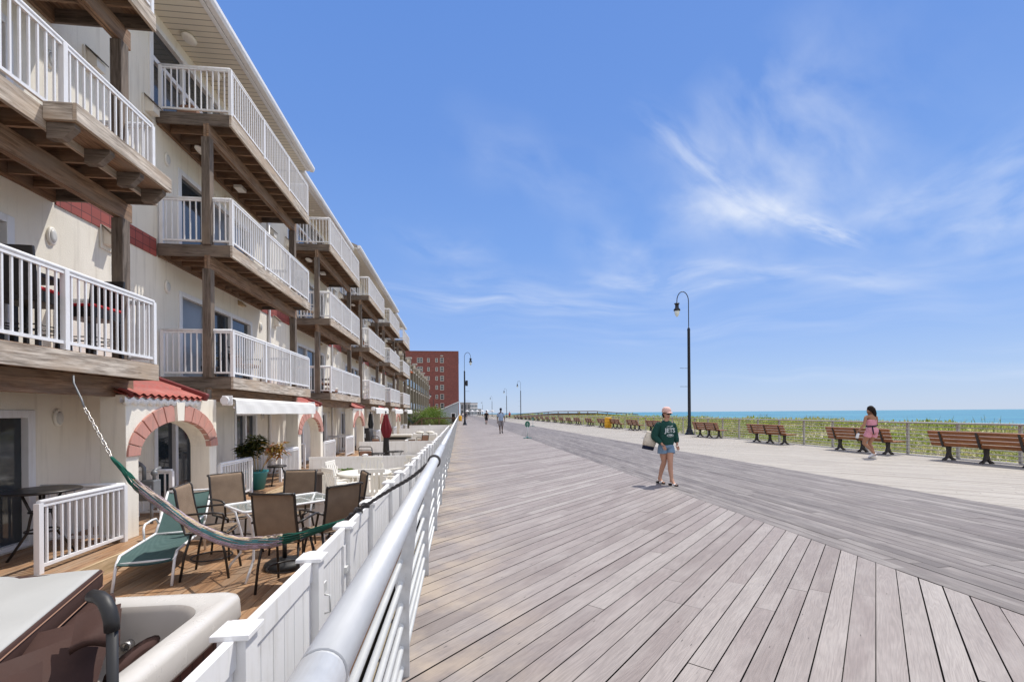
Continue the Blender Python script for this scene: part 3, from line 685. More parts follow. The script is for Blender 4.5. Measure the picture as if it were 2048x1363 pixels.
    for i in range(11): m.box(XW+.02+i*.146, XW+.02+i*.146+.14, y0+.0, y0+7.6, -.455, -.42)
    P = part(m, 'porch_floor', 'patio_wood', H)
    part(MB().box(-4.742, -4.705, y0, y0+7.6, -.60, -.412), 'edge_board', 'tan_edge', P)
    m = MB(); rail_panel(m, (-5.12, y0+4.62), (-5.12, y0+6.05), -.42, .87); rail_panel(m, (XW+.08, y0+6.06), (-5.12, y0+6.06), -.42, .87, posts=(0.02,))
    part(m, 'porch_railing', 'white_metal', H)
    m = MB(); rail_panel(m, (-5.12, y0+1.28), (-5.12, y0+2.75), -.42, .87); part(m, 'porch_railing', 'white_metal', H)
    m = MB(); rail_panel(m, (XW+.2, y0+.3), (-5.5, y0+.3), -.42, .87, posts=(0.02, .98)); part(m, 'porch_railing', 'white_metal', H)
    part(MB().box(XW+.004, XW+.16, y0+3.2, y0+4.2, 1.72, 2.02), 'wall_box', 'stucco', H)
    # arched entrance under a little tiled roof
    a0, a1 = y0-1.48, y0+1.18; yc = (a0+a1)/2; ri, hi, ro, ho, zs = 1.05, .55, 1.325, .84, .86
    out = [(a0, -.42), (a0, 1.83), (a1, 1.83), (a1, -.42), (a1-.28, -.42)]+[(yc+ri*math.cos(t), zs+hi*math.sin(t)) for t in [math.pi*i/24 for i in range(25)]]+[(a0+.28, -.42)]
    A = part(MB().prism(out, 'x', -5.50, -5.13), 'arch', 'stucco', H, bevel=.01)
    N = 13
    def seg(m, t0, t1, x0, x1, rb=ro, hb=ho):
        tt = [t0+(t1-t0)*i/3 for i in range(4)]
        m.prism([(yc+ri*math.cos(t)*.997, zs+(hi-.004)*math.sin(t)) for t in tt]+[(yc+rb*math.cos(t), zs+hb*math.sin(t)) for t in tt[::-1]], 'x', x0, x1)
    m = MB()
    for i in range(N):
        if i != N//2: seg(m, math.pi*i/N+.012, math.pi*(i+1)/N-.012, -5.2, -5.098)
    part(m, 'arch_stones', 'arch_stone', A, bevel=.006)
    m = MB(); seg(m, math.pi*6/N+.03, math.pi*7/N-.03, -5.2, -5.08, ro*1.02, ho*1.05); part(m, 'keystone', 'stucco', A)
    m = MB(); K = 72; b0, b1 = y0-1.56, y0+.52
    def row(x, z): return [(x, b0+(b1-b0)*j/K, z+.019*math.cos(2*math.pi*(b1-b0)*j/K/.19)) for j in range(K+1)]
    steps = [(-5.06, 1.848), (-5.45, 2.0), (-5.45, 2.022), (-5.85, 2.17), (-5.85, 2.192), (-6.34, 2.36)]
    rr = [row(*s) for s in steps]; m.rings(rr+[[(p[0], p[1], p[2]-.045) for p in r] for r in rr[::-1]], False, False); m.v
    T = part(m, 'tile_roof', 'roof_tile', H)
    part(MB().bar((-5.0, b1+.07, 1.85), (XW+.01, b1+.07, 2.36), .12, .15), 'rake_tile', 'roof_rake', T, bevel=.03)
    part(MB().rings([[(p[0]-.03, p[1], p[2]-d) for p in row(-5.06, 1.83)] for d in (.05, .14)]+[[(p[0]-.10, p[1], p[2]-d) for p in row(-5.06, 1.83)] for d in (.14, .05)], False, False), 'eave_trim', 'white_vinyl', T)
    return H
house = make_house(9.2)
HL = {1: 'cream townhouse with the wide white awning, first one seen with all three balconies whole', 0: 'cream townhouse cut by the left edge, with the hammock hung from its lowest balcony',
      2: 'second whole cream townhouse, just beyond the one with the wide white awning', 3: 'third whole cream townhouse, level with the closed red parasol', 4: 'fourth whole cream townhouse, next to last in the row', 5: 'last cream townhouse of the row, beside the beige apartment block'}
house['label'] = HL[1]
for k in (0, 2, 3, 4, 5):
    c = dup(house, HL[k], (XW, 1.6+7.6*k+3.8, -.42))
    for ch in list(c.children):
        if k == 0 and ch.name.startswith('downpipe'): bpy.data.objects.remove(ch); continue
        if ch.name.startswith('roof') and not ch.name.startswith('roof_'):
            if k in (2,): ch.location.x -= .32; ch.location.z -= .1
            if k == 5: ch.location.x -= .2; ch.location.z -= .08
# awnings
def make_awning(y0, y1, lb, first=None):
    t = thing('awning', lb, 'awning', (-4.75, y0, 1.9), 'roll-out awnings under the lowest balconies')
    part(MB().tube([(-4.72, y0, 1.80), (-4.72, y1, 1.80)], .062, 14), 'roller', 'white_vinyl', t)
    part(MB().box(-4.80, -4.60, y0-.03, y0+.0, 1.70, 1.9).box(-4.80, -4.60, y1, y1+.03, 1.70, 1.9).tube([(-4.72, y0-.1, 1.80), (-4.72, y0-.03, 1.80)], .085, 14), 'end_bracket', 'white_metal', t, bevel=.01)
    r0 = [(-4.70, 1.865), (-4.575, 1.825), (-4.562, 1.81), (-4.558, 1.72), (-4.556, 1.53), (-4.566, 1.525)]
    K = 40
    part(MB().rings([[(x+.006*math.sin(j*.9+z*9)*(z < 1.8), y0+.04+(y1-y0-.08)*j/K, z+.012*math.sin(j*.35)*(z < 1.53)) for j in range(K+1)] for x, z in r0]+[[(x-.02, y0+.04+(y1-y0-.08)*j/K, z-.003) for j in range(K+1)] for x, z in r0[::-1]], False, False, smooth=False), 'valance', 'awning_fabric', t)
    part(MB().tube([(-4.62, y0+.1, 1.66), (-4.62, y1-.1, 1.66)], .025, 8), 'front_bar', 'white_metal', t)
make_awning(9.95, 15.25, 'wide white rolled awning on the nearest whole townhouse, above its porch')
make_awning(25.9, 30.4, 'small white rolled awning on the third whole townhouse')
make_awning(33.5, 38.0, 'small white rolled awning on the fourth whole townhouse')
make_awning(41.1, 45.4, 'small white rolled awning on the last townhouse of the row')
# patio floors
mb = MB(); x = -4.70
while x < -1.0:
    w = .142; y = -2.5
    while y < 8.0: ln = min(random.uniform(2.5, 4.5), 8.28-y); mb.box(x, x+w-.006, y, y+ln-.004, -.64, -.60+random.uniform(-.001, .001)); y += ln
    x += w
struct(mb, 'patio_floor', 'patio_wood')
mb = MB(); mb.box(-4.70, -.99, 8.30, 48.9, -.64, -.602); struct(mb, 'patio_paving', 'pale_paving')
mb = MB(); mb.box(-9, -.9, 49, 200, -.7, -.62); struct(mb, 'side_path', 'concrete')
mb = MB(); mb.box(-4.74, -.98, -2.6, 48.9, -1.3, -.645); struct(mb, 'patio_base', 'void')

# ---------------------------------------------------------------- white vinyl fences
def vpost(m, x, y, zt, zb=-.62, w=.0635):
    m.box(x-w, x+w, y-w, y+w, zb, zt-.05)
    m.box(x-w-.022, x+w+.022, y-w-.022, y+w+.022, zt-.05, zt-.022)
    b = len(m.v); m.rings([[(x+sx*q, y+sy*q, z) for sx, sy in ((-1, -1), (1, -1), (1, 1), (-1, 1))] for q, z in ((w+.015, zt-.0215), (w-.02, zt-.004), (.012, zt+.008))], smooth=False)
def vpanel(m, axis, c, a, b, zt, zb=-.58, top=.14, slat=.150):
    def B(u0, u1, w0, w1, z0, z1):
        if axis == 'y': m.box(c+w0, c+w1, u0, u1, z0, z1)
        else: m.box(u0, u1, c+w0, c+w1, z0, z1)
    B(a, b, -.024, .024, zt-top, zt); B(a, b, -.024, .024, zb, zb+.14)
    n = max(1, round((b-a)/slat)); s = (b-a)/n
    for i in range(n): B(a+i*s+.003, a+(i+1)*s-.003, -.0105, .0105, zb+.141, zt-top-.001)
    B(a+.001, b-.001, -.007, .007, zb+.1405, zt-top-.0005)
def gate(m, y0, y1, x, zt):
    vpanel(m, 'y', x, y0, y1, zt)
    m.box(x-.03, x+.03, y0, y0+.085, -.57, zt-.142).box(x-.03, x+.03, y1-.085, y1, -.57, zt-.142)
XN = -1.05
FZ = [.52, .47, .38, .33, .32, .32]
def front_fence(k, ys, gates, lb):
    zt = FZ[k]; t = thing('vinyl_fence', lb, 'fence', (XN, ys[0], -.62), 'white vinyl fences along the boardwalk side of the patios')
    for i, y in enumerate(ys): part(_p(lambda m: vpost(m, XN, y, zt)), 'post', 'white_vinyl', t, bevel=.004)
    for i, (a, b) in enumerate(zip(ys, ys[1:])):
        if i in gates:
            gt = part(_p(lambda m: gate(m, a+.075, b-.07, XN, zt-.035)), 'gate', 'white_vinyl', t, bevel=.004)
            m = MB().box(XN+.032, XN+.045, a+.10, a+.20, .18, .25); m.tube([(XN+.045, a+.13, .17), (XN+.085, a+.13, .16), (XN+.085, a+.13, .04), (XN+.045, a+.13, .03)], .008, 6)
            m.box(XN+.035, XN+.06, a-.02, a+.07, .20, .23); m.box(XN+.03, XN+.05, b-.15, b-.05, .10, .15)
            part(m, 'latch', 'pale_metal', gt)
        else: part(_p(lambda m: vpanel(m, 'y', XN, a+.064, b-.064, zt-.045)), 'panel', 'white_vinyl', t, bevel=.004)
def _p(fn): m = MB(); fn(m); return m
front_fence(0, [.72, 2.30, 3.40, 4.33, 5.42, 6.95, 8.12], (2,), 'white vinyl fence with a latched gate beside the hot tub and the sling chairs')
FLB = ['white vinyl fence beside the patio with the white round table', 'white vinyl fence beside the patio with the closed red parasol', 'white vinyl fence beside the patio with the long beige bench', 'white vinyl fence next to last before the wooden ramp', 'white vinyl fence that ends the row before the wooden ramp']
for k in range(1, 6):
    y0 = 8.30+7.6*(k-1); front_fence(k, [y0, y0+1.35, y0+2.75, y0+4.1, y0+5.1, y0+6.2, y0+7.42], (3,), FLB[k-1])
def cross_fence(y, zt, lb, posts=(-5.02, -2.95, -1.14)):
    t = thing('partition_fence', lb, 'fence', (-3, y, -.62), 'low white vinyl partitions between the patios')
    for i, x in enumerate(posts[:-1]):
        if i: part(_p(lambda m: vpost(m, x, y, zt+.07)), 'post', 'white_vinyl', t, bevel=.004)
        part(_p(lambda m: vpanel(m, 'x', y, x+.064, posts[i+1]-.064, zt, top=.09)), 'panel', 'white_vinyl', t, bevel=.004)
cross_fence(8.22, .06, 'low white partition right behind the brown sling chairs and green lounger', (-5.02, -3.85, -1.14))
cross_fence(15.8, .10, 'low white partition behind the white round table', (-5.02, -3.15, -1.14))
cross_fence(23.4, .14, 'low white partition behind the closed red parasol', (-5.02, -2.65, -1.14))
cross_fence(31.0, .16, 'low white partition behind the long beige bench', (-5.02, -3.0, -1.14))
cross_fence(38.6, .30, 'low white partition next to last before the wooden ramp')
cross_fence(46.2, .36, 'low white partition that ends the patios before the wooden ramp')

# ---------------------------------------------------------------- patio furniture
def make_sling_chair():
    t = thing('sling_chair', '', 'chair', (0, 0, 0), 'brown sling chairs round the glass table', True)     # faces +y
    bk = [(.0, -.22, .60), (0, -.25, .72), (0, -.29, .90), (0, -.315, 1.06), (0, -.325, 1.15), (0, -.345, 1.185), (0, -.375, 1.18)]
    part(MB().rings([[(x, p[1]+.012*math.cos(x*6.2)+dy, p[2]) for x in [-.23+.46*i/8 for i in range(9)]] for dy, ps in ((0, bk), (-.012, bk[::-1])) for p in ps], False, False), 'backrest', 'sling_brown', t)
    st = [(-.215, .60), (-.1, .60), (.05, .615), (.17, .622), (.235, .605), (.25, .585)]
    part(MB().rings([[(x, y, z-.02*math.cos(x*6.2)-dz) for x in [-.23+.46*i/8 for i in range(9)]] for dz, ps in ((0, st), (.012, st[::-1])) for y, z in ps], False, False), 'seat', 'sling_brown', t)
    for s in (-1, 1):
        x = .245*s
        part(MB().tube([(x, .235, .585), (x, .0, .60), (x, -.215, .60), (x, -.25, .72), (x, -.29, .90), (x, -.315, 1.06), (x, -.325, 1.15), (x, -.34, 1.185), (x, -.38, 1.18)], .016, 8), 'side_frame', 'black_frame', t)
        part(MB().tube([(x*1.1, -.285, .84), (x*1.2, -.1, .855), (x*1.22, .12, .86), (x*1.2, .22, .845), (x*1.15, .235, .80), (x*1.05, .20, .62)], .014, 8), 'armrest', 'black_frame', t)
        for y0, y1 in ((.16, .27), (-.16, -.28)):
            part(MB().tube([(x*.86, y0, .585), (x*.95, (y0*.4+y1*.6), .32), (x*1.0, y1, 0)], .0155, 8), 'leg', 'black_frame', t)
    part(MB().tube([(.225*math.cos(a), .235*math.sin(a), .235) for a in [2*math.pi*i/20 for i in range(21)]], .011, 8), 'foot_ring', 'black_frame', t)
    part(MB().tube([(-.24, -.36, 1.185), (.24, -.36, 1.185)], .014, 8).tube([(-.245, .23, .585), (.245, .23, .585)], .014, 8).tube([(-.22, .16, .585), (.22, -.16, .585)], .014, 6).tube([(-.22, -.16, .585), (.22, .16, .585)], .014, 6), 'cross_bar', 'black_frame', t)
    return t
ch = make_sling_chair(); Zp = -.60
CH = [(-3.28, 6.50, -82, 'brown sling chair seen from its side, left of the glass table, beside the green lounger'), (-2.12, 5.92, -6, 'brown sling chair in front of the glass table, showing its whole back'),
      (-3.38, 7.42, -130, 'brown sling chair behind the glass table by the green lounger head'), (-2.60, 7.50, 178, 'brown sling chair facing forward at the far end of the glass table'),
      (-1.74, 6.38, 48, 'brown sling chair nearest the white fence at the right of the glass table'), (-1.80, 7.30, 112, 'brown sling chair partly hidden behind the one nearest the white fence')]
for i, (x, y, a, lb) in enumerate(CH):
    c = ch if i == 0 else dup(ch, lb)
    c['label'] = lb; c.location = (x, y, Zp); c.rotation_euler[2] = R(a)
t = thing('patio_table', 'rectangular glass patio table with white frame among the brown sling chairs', 'table', (0, 0, 0), local=True)
def rrect(hx, hy, r, n=6):
    out = []
    for cx, cy, a0 in ((hx-r, hy-r, 0), (-hx+r, hy-r, 90), (-hx+r, -hy+r, 180), (hx-r, -hy+r, 270)):
        out += [(cx+r*math.cos(R(a0+90*i/n)), cy+r*math.sin(R(a0+90*i/n))) for i in range(n+1)]
    return out
part(MB().prism(rrect(.60, .335, .03), 'z', .892, .899), 'glass_top', 'table_glass', t)
m = MB(); rr = rrect(.62, .355, .04); m.tube([(x, y, .893) for x, y in rr]+[(*rr[0], .893)], .017, 8); m.tube([(x*.55, y*.75, .87) for x, y in rr]+[(rr[0][0]*.55, rr[0][1]*.75, .87)], .010, 6)
part(m, 'table_frame', 'white_metal', t)
for sx in (-1, 1):
    for sy in (-1, 1):
        part(MB().tube([(sx*.60, sy*.335, .885), (sx*.52, sy*.27, .80), (sx*.46, sy*.22, .5), (sx*.47, sy*.23, .25), (sx*.56, sy*.32, .10), (sx*.60, sy*.34, 0)], .016, 8), 'leg', 'white_metal', t)
part(MB().tube([(.17*math.cos(a), .17*math.sin(a), .42) for a in [2*math.pi*i/20 for i in range(21)]], .010, 6).tube([(-.46, -.22, .42), (.46, .22, .42)], .010, 6).tube([(-.46, .22, .42), (.46, -.22, .42)], .010, 6), 'stretcher', 'white_metal', t)
t.location = (-2.44, 6.69, Zp); t.rotation_euler[2] = R(42)
t = thing('umbrella_base', 'round black umbrella base under the glass table', 'umbrella base', (-2.42, 6.66, Zp), local=True)
part(MB().lathe([(.26, 0), (.27, .03), (.255, .065), (.20, .10), (.06, .125), (.05, .13)], n=24), 'base_disc', 'rubber', t); part(MB().lathe([(.03, .128), (.028, .36), (.0, .361)], n=12), 'socket', 'rubber', t)
# green lounger
t = thing('sun_lounger', 'green sling sun lounger with white frame next to the porch railing', 'sun lounger', (0, 0, 0), local=True)
def strip(prof, w, name, mat, th=.012):
    return part(MB().rings([[(x, y, z-.025*math.cos(x*math.pi/w)-d) for x in [-w/2+w*i/8 for i in range(9)]] for d, ps in ((0, prof), (th, prof[::-1])) for y, z in ps], False, False), name, mat, t)
strip([(-.02, .30), (.12, .365), (.5, .36), (.9, .35), (1.36, .34)], .56, 'seat', 'sling_green'); strip([(1.37, .345), (1.55, .50), (1.75, .69), (1.93, .87)], .56, 'backrest', 'sling_green')
for s in (-1, 1):
    x = s*.295
    part(MB().tube([(x, -.10, 0), (x, .02, .30), (x, .12, .375), (x, .5, .37), (x, 1.36, .35), (x, 1.46, .30), (x, 1.52, 0)], .017, 8), 'side_frame', 'white_metal', t)
    part(MB().tube([(x, 1.36, .35), (x, 1.55, .505), (x, 1.94, .885)], .016, 8), 'back_frame', 'white_metal', t)
    part(MB().tube([(x, .92, .36), (x*1.06, .95, .52), (x*1.08, 1.02, .565), (x*1.08, 1.30, .57), (x*1.06, 1.44, .56), (x, 1.5, .47)], .015, 8), 'armrest', 'white_metal', t)
part(MB().tube([(-.295, .02, .30), (.295, .02, .30)], .015, 8).tube([(-.295, 1.94, .885), (.295, 1.94, .885)], .015, 8).tube([(-.295, 1.36, .345), (.295, 1.36, .345)], .015, 8), 'cross_bar', 'white_metal', t)
t.location = (-3.86, 6.12, Zp); t.rotation_euler[2] = R(15)
# bistro table and the things on the first porch
t = thing('bistro_table', 'black bar-height bistro table behind the porch railing at the left edge', 'table', (0, 0, 0), local=True)
part(MB().lathe([(.40, .89), (.42, .90), (.42, .915), (.40, .925)], n=28), 'table_top', 'black_frame', t)
for k in range(4):
    a = R(45+90*k); c, s_ = math.cos(a), math.sin(a)
    part(MB().tube([(.20*c, .20*s_, .89), (.10*c, .10*s_, .6), (.14*c, .14*s_, .35), (.33*c, .33*s_, 0)], .016, 8), 'leg', 'black_frame', t)
for z, r in ((.62, .13), (.36, .17)): part(MB().tube([(r*math.cos(2*math.pi*i/16), r*math.sin(2*math.pi*i/16), z) for i in range(17)], .014, 6), 'brace_ring', 'black_frame', t)
t.location = (-5.72, 7.0, -.42)
t = thing('gas_meter', 'grey gas meter with its pipes on the wall under the nearest arch', 'gas meter', (-5.5, 8.85, -.42), local=True)
part(MB().box(-.13, .13, -.10, .10, .42, .78).box(-.10, .10, -.13, -.10, .46, .70), 'meter_body', 'meter_grey', t, bevel=.025)
part(MB().rings([[(.075*k*math.cos(a), -.13-d, .6+.075*k*math.sin(a)) for a in [2*math.pi*i/16 for i in range(16)]] for d, k in ((0, 1), (.03, .95), (.035, .5))]), 'dial', 'light_lens', t)
part(MB().tube([(-.28, 0, 0), (-.28, 0, 1.0), (-.25, 0, 1.06), (-.14, 0, 1.06), (-.09, 0, 1.0), (-.09, 0, .78)], .032, 10).tube([(.08, 0, .78), (.08, 0, .95), (.08, .15, .98)], .028, 10).ball((-.2, 0, 1.06), .06).ball((.08, 0, .9), .055).tube([(.03, 0, 0), (.03, 0, .44)], .025, 8), 'pipe', 'meter_grey', t)
# leaf helpers
def leaf(m, base, d, L, W, droop=.3, rnd=None):
    base = Vector(base); d = Vector(d).normalized(); sd = d.cross(Vector((0, 0, 1)))
    if sd.length < .05: sd = Vector((1, 0, 0))
    sd.normalize(); r = random.random() if rnd is None else rnd
    p1 = base+d*L*.5+Vector((0, 0, -droop*L*.12)); p2 = base+d*L+Vector((0, 0, -droop*L*.5))
    m.poly([base, p1+sd*W/2, p2, p1-sd*W/2], rnd=.01+.98*r)
t = thing('potted_plant', 'tall leafy plant in a teal pot on the porch, orange-leaved stem leaning out', 'potted plant', (-5.25, 12.55, -.42), local=True)
part(MB().lathe([(.19, 0), (.27, .42), (.29, .43), (.29, .48), (.265, .48), (.25, .44), (.0, .43)], n=24), 'pot', 'teal_pot', t)
m = MB(); stems = [((0, 0, .43), (-.05, 0, .8), (-.12, .05, 1.25)), ((.05, 0, .43), (.05, -.05, .9), (.06, -.05, 1.35)), ((-.05, .05, .43), (-.2, 0, .85), (-.3, -.05, 1.1)), ((.1, .05, .43), (.2, -.02, .62), (.42, -.1, .98)), ((.1, 0, .43), (.25, 0, .7), (.60, -.12, 1.02))]
for s_ in stems: m.tube(s_, .013, 6)
part(m, 'stem', 'tan_edge', t)
m = MB(); mo = MB()
for k in range(520):
    s_ = stems[random.randrange(3)]; u = random.random()**.6
    b = Vector(s_[1]).lerp(Vector(s_[2]), u)+Vector((random.gauss(0, .05), random.gauss(0, .05), random.gauss(0, .05))); a = random.random()*6.28
    leaf(m, b, (math.cos(a), math.sin(a), random.uniform(-.2, .9)), random.uniform(.16, .32), random.uniform(.04, .065), .7)
for k in range(170):
    b = Vector(stems[3+(k % 2)][2])+Vector((random.gauss(.03, .08), random.gauss(0, .07), random.gauss(.03, .09))); a = random.random()*6.28
    leaf(mo, b, (math.cos(a), math.sin(a), random.uniform(-.3, .9)), random.uniform(.16, .30), random.uniform(.04, .065), .8)
part(m, 'foliage', 'pot_leaf', t); part(mo, 'leaning_foliage', 'orange_leaf', t)
t = thing('stool', 'small black stool on the porch beside the teal plant pot', 'stool', (-4.98, 13.2, -.42), local=True)
part(MB().lathe([(.22, .49), (.24, .50), (.24, .53), (.22, .54)], n=20), 'seat', 'black_frame', t)
for k in range(3): a = R(20+120*k); part(MB().tube([(.12*math.cos(a), .12*math.sin(a), .5), (.18*math.cos(a), .18*math.sin(a), .3), (.26*math.cos(a), .26*math.sin(a), 0)], .018, 8), 'leg', 'black_frame', t)
# white round table and its chairs
t = thing('garden_table', 'oval white plastic garden table on the second patio', 'table', (-2.25, 11.2, Zp), local=True)
part(MB().rings([[(.62*k*math.cos(a), .62*k*math.sin(a), z) for a in [2*math.pi*i/32 for i in range(32)]] for k, z in ((.95, .685), (1, .69), (1.0, .72), (.97, .735), (.2, .735))]), 'table_top', 'white_plastic', t)
for k in range(4): a = R(45+90*k); part(MB().bar((.36*math.cos(a), .36*math.sin(a), .69), (.47*math.cos(a), .47*math.sin(a), 0), .07, .07), 'leg', 'white_plastic', t, bevel=.015)
def make_garden_chair():
    t = thing('garden_chair', '', 'chair', (0, 0, 0), 'white plastic slatted chairs round the white table', True)
    m = MB()
    for i in range(5): x = -.18+.09*i; m.bar((x, -.24, .42), (x*1.1, -.36, .90), .062, .018, up=(0, 1, 0))
    part(m, 'back_slats', 'white_plastic', t)
    part(MB().bar((-.27, -.37, .92), (.27, -.37, .92), .03, .09).bar((-.25, -.245, .43), (.25, -.245, .43), .03, .07), 'back_rail', 'white_plastic', t, bevel=.01)
    part(MB().box(-.25, .25, -.25, .25, .40, .435), 'seat', 'white_plastic', t, bevel=.012)
    for s in (-1, 1):
        part(MB().bar((s*.275, -.30, .63), (s*.285, .26, .64), .065, .028), 'armrest', 'white_plastic', t, bevel=.01)
        part(MB().bar((s*.27, .23, .63), (s*.28, .27, 0), .05, .05), 'leg', 'white_plastic', t); part(MB().bar((s*.26, -.33, .80), (s*.28, -.33, 0), .05, .05), 'leg', 'white_plastic', t)
    return t
gc = make_garden_chair()
for i, (x, y, a, lb) in enumerate([(-2.50, 10.30, -50, 'white slatted chair next to the dark storage box, showing its back'), (-2.80, 11.6, -100, 'white slatted chair behind the dark storage box, only its back showing'), (-2.35, 12.25, 176, 'white slatted chair across the white table, in front of the partition'),
                                   (-1.52, 11.2, 80, 'white slatted chair by the white fence, angled to the white table'), (-1.5, 12.4, 140, 'white slatted chair in the far corner by fence and partition'), (-1.85, 10.15, 4, 'white slatted chair mostly hidden by a brown chair at the white table')]):
    c = gc if i == 0 else dup(gc, lb)
    c['label'] = lb; c.location = (x, y, Zp); c.rotation_euler[2] = R(a)
t = thing('storage_box', 'dark brown storage box with an overhanging lid on the second patio', 'storage box', (-3.55, 11.5, Zp), local=True)
part(MB().box(-.30, .34, -.35, .35, 0, .70), 'box', 'storage_brown', t); part(MB().box(-.46, .42, -.42, .42, .702, .745), 'lid', 'dark_post', t, bevel=.01)
t = thing('small_plant', 'small green plant standing behind the white round table', 'plant', (-3.0, 12.6, Zp), local=True)
part(MB().lathe([(.13, 0), (.17, .42), (.18, .62), (.0, .6)], n=16), 'pot', 'cream_vinyl', t)
m = MB()
for k in range(70): a = random.random()*6.28; leaf(m, (random.gauss(0, .05), random.gauss(0, .05), .62), (math.cos(a), math.sin(a), random.uniform(.1, .9)), random.uniform(.12, .24), .05, .8)
part(m, 'foliage', 'bush_leaf', t)
# third patio and beyond
def closed_umbrella(loc, lb, cloth, sleeve, h=2.1, w=.19):
    t = thing('patio_umbrella', lb, 'parasol', loc, local=True)
    part(MB().lathe([(.02, 0), (.02, h+.05), (.035, h+.06), (.03, h+.1), (.0, h+.13)], n=10), 'pole', 'black_frame', t)
    def folds(prof): return MB().rings([[(r*(1+.22*math.sin(a*7))*math.cos(a)+ox, r*(1+.22*math.sin(a*7))*math.sin(a), z) for a in [2*math.pi*i/42 for i in range(42)]] for r, z, ox in prof])
    part(folds([(.03, h, 0), (.06, h-.04, 0), (.085, h-.16, 0), (w*.75, h-.4, 0), (w, h-.62, .01), (w*.72, h-.85, .02), (w*.5, h-.93, .02)]), 'canopy', cloth, t)
    part(folds([(w*.52, h-.86, .01), (w*.47, h-1.0, .0), (w*.55, h-1.4, 0), (w*.6, h-1.7, .02), (.22, h-1.95, 0), (.25, h-h+.02, 0)]), 'lower_sleeve', sleeve, t)
closed_umbrella((-2.87, 18.4, Zp), 'closed parasol with red canopy and dark sleeve on the third patio', 'maroon_fabric', 'dark_cover')
closed_umbrella((-5.15, 27.4, -.42), 'closed black parasol on the porch behind the covered grill', 'rubber', 'rubber', 1.95, .14)
def make_metal_chair():
    t = thing('metal_chair', '', 'chair', (0, 0, 0), 'dark metal patio chairs beyond the second partition', True)
    part(MB().tube([(-.24, -.2, 0), (-.25, -.24, .42), (-.25, -.33, .86), (-.20, -.35, .92), (.20, -.35, .92), (.25, -.33, .86), (.25, -.24, .42), (.24, -.2, 0)], .017, 8).tube([(-.24, -.32, .80), (.24, -.32, .80)], .012, 6).tube([(-.25, -.29, .70), (.25, -.29, .70)], .012, 6), 'back_frame', 'black_frame', t)
    for s in (-1, 1): part(MB().tube([(s*.25, -.28, .62), (s*.28, 0, .65), (s*.28, .2, .64), (s*.26, .25, .55), (s*.25, .24, 0)], .016, 8), 'armrest', 'black_frame', t)
    part(MB().box(-.23, .23, -.24, .24, .40, .48), 'seat_cushion', 'tan_cushion', t, bevel=.03)
    part(MB().bar((0, -.24, .46), (0, -.31, .76), .44, .08, up=(0, 1, 0)), 'back_cushion', 'tan_cushion', t, bevel=.03)
    return t
mc = make_metal_chair()
for i, (x, y, a, lb) in enumerate([(-3.35, 17.5, -12, 'dark metal chair with tan cushions left of the closed red parasol'), (-2.3, 29.0, 40, 'dark metal chair with tan cushions by the white fence past the beige bench'), (-4.35, 25.6, -30, 'dark metal chair with tan cushions beside the covered grill')]):
    c = mc if i == 0 else dup(mc, lb)
    c['label'] = lb; c.location = (x, y, Zp); c.rotation_euler[2] = R(a)
def iron_table(loc, lb):
    t = thing('side_table', lb, 'table', loc, local=True)
    m = MB(); m.tube([(.30*math.cos(2*math.pi*i/24), .30*math.sin(2*math.pi*i/24), .66) for i in range(25)], .018, 6)
    for k in range(6): a = math.pi*k/6; m.tube([(-.30*math.cos(a), -.30*math.sin(a), .66), (.30*math.cos(a), .30*math.sin(a), .66)], .010, 6)
    part(m, 'lattice_top', 'black_frame', t)
    for k in range(3): a = R(120*k); part(MB().tube([(.22*math.cos(a), .22*math.sin(a), .65), (.1*math.cos(a), .1*math.sin(a), .35), (.3*math.cos(a), .3*math.sin(a), 0)], .012, 6), 'leg', 'black_frame', t)
iron_table((-2.45, 18.0, Zp), 'round black lattice table right of the closed red parasol'); iron_table((-3.05, 17.2, Zp), 'round black lattice table in front of the tan-cushioned chair')
t = thing('covered_grill', 'black covered grill on the porch between two small railings', 'grill', (-5.2, 26.2, -.42), local=True)
part(MB().rings([[(x*k, y*k, z) for x, y in rrect(.36, .55, .10)] for k, z in ((1.0, .0), (1.02, .5), (.97, .95), (.85, 1.12), (.4, 1.15))]), 'cover', 'dark_cover', t)
t = thing('outdoor_bench', 'long beige outdoor bench with a dark opening on the fourth patio', 'bench', (-3.6, 27.6, Zp), local=True)
part(MB().box(-.75, .75, -.02, .25, .0, .70).box(-.75, .75, -.25, -.02, .0, .60), 'body', 'concrete', t, bevel=.02); part(MB().box(-.82, .82, -.30, .32, .80, .90).box(-.75, .75, .1, .25, .70, .80), 'top', 'cream_vinyl', t, bevel=.03)
part(MB().box(-.72, .72, -.021, -.01, .61, .70), 'opening', 'void', t)
m = MB()
for i in range(7): m.box(-.63+i*.2, -.55+i*.2, -.262, -.251, .40, .50)
part(m, 'vent_holes', 'dark_cover', t)
t = thing('side_cabinet', 'small grey wicker cabinet at the end of the beige bench', 'cabinet', (-2.72, 26.4, Zp), local=True)
part(MB().box(-.2, .2, -.2, .2, 0, .66), 'body', 'sling_brown', t); part(MB().box(-.24, .24, -.24, .24, .662, .70), 'top', 'rail_grey', t)
t = thing('draped_table', 'table under a pale lilac cloth on the fourth patio, piled with cream cushions', 'table', (-2.2, 30.0, Zp), local=True)
part(MB().rings([[(x*k, y*k, z) for x, y in rrect(.75, .4, .05)] for k, z in ((1.02, .10), (1, .80), (.98, .82), (.3, .825))]), 'cloth', 'white_plastic', t)
for x, y in ((-.35, 0), (.3, .05)): part(MB().ball((x, y, .90), .30, .26, .08), 'cushion', 'cream_vinyl', t)

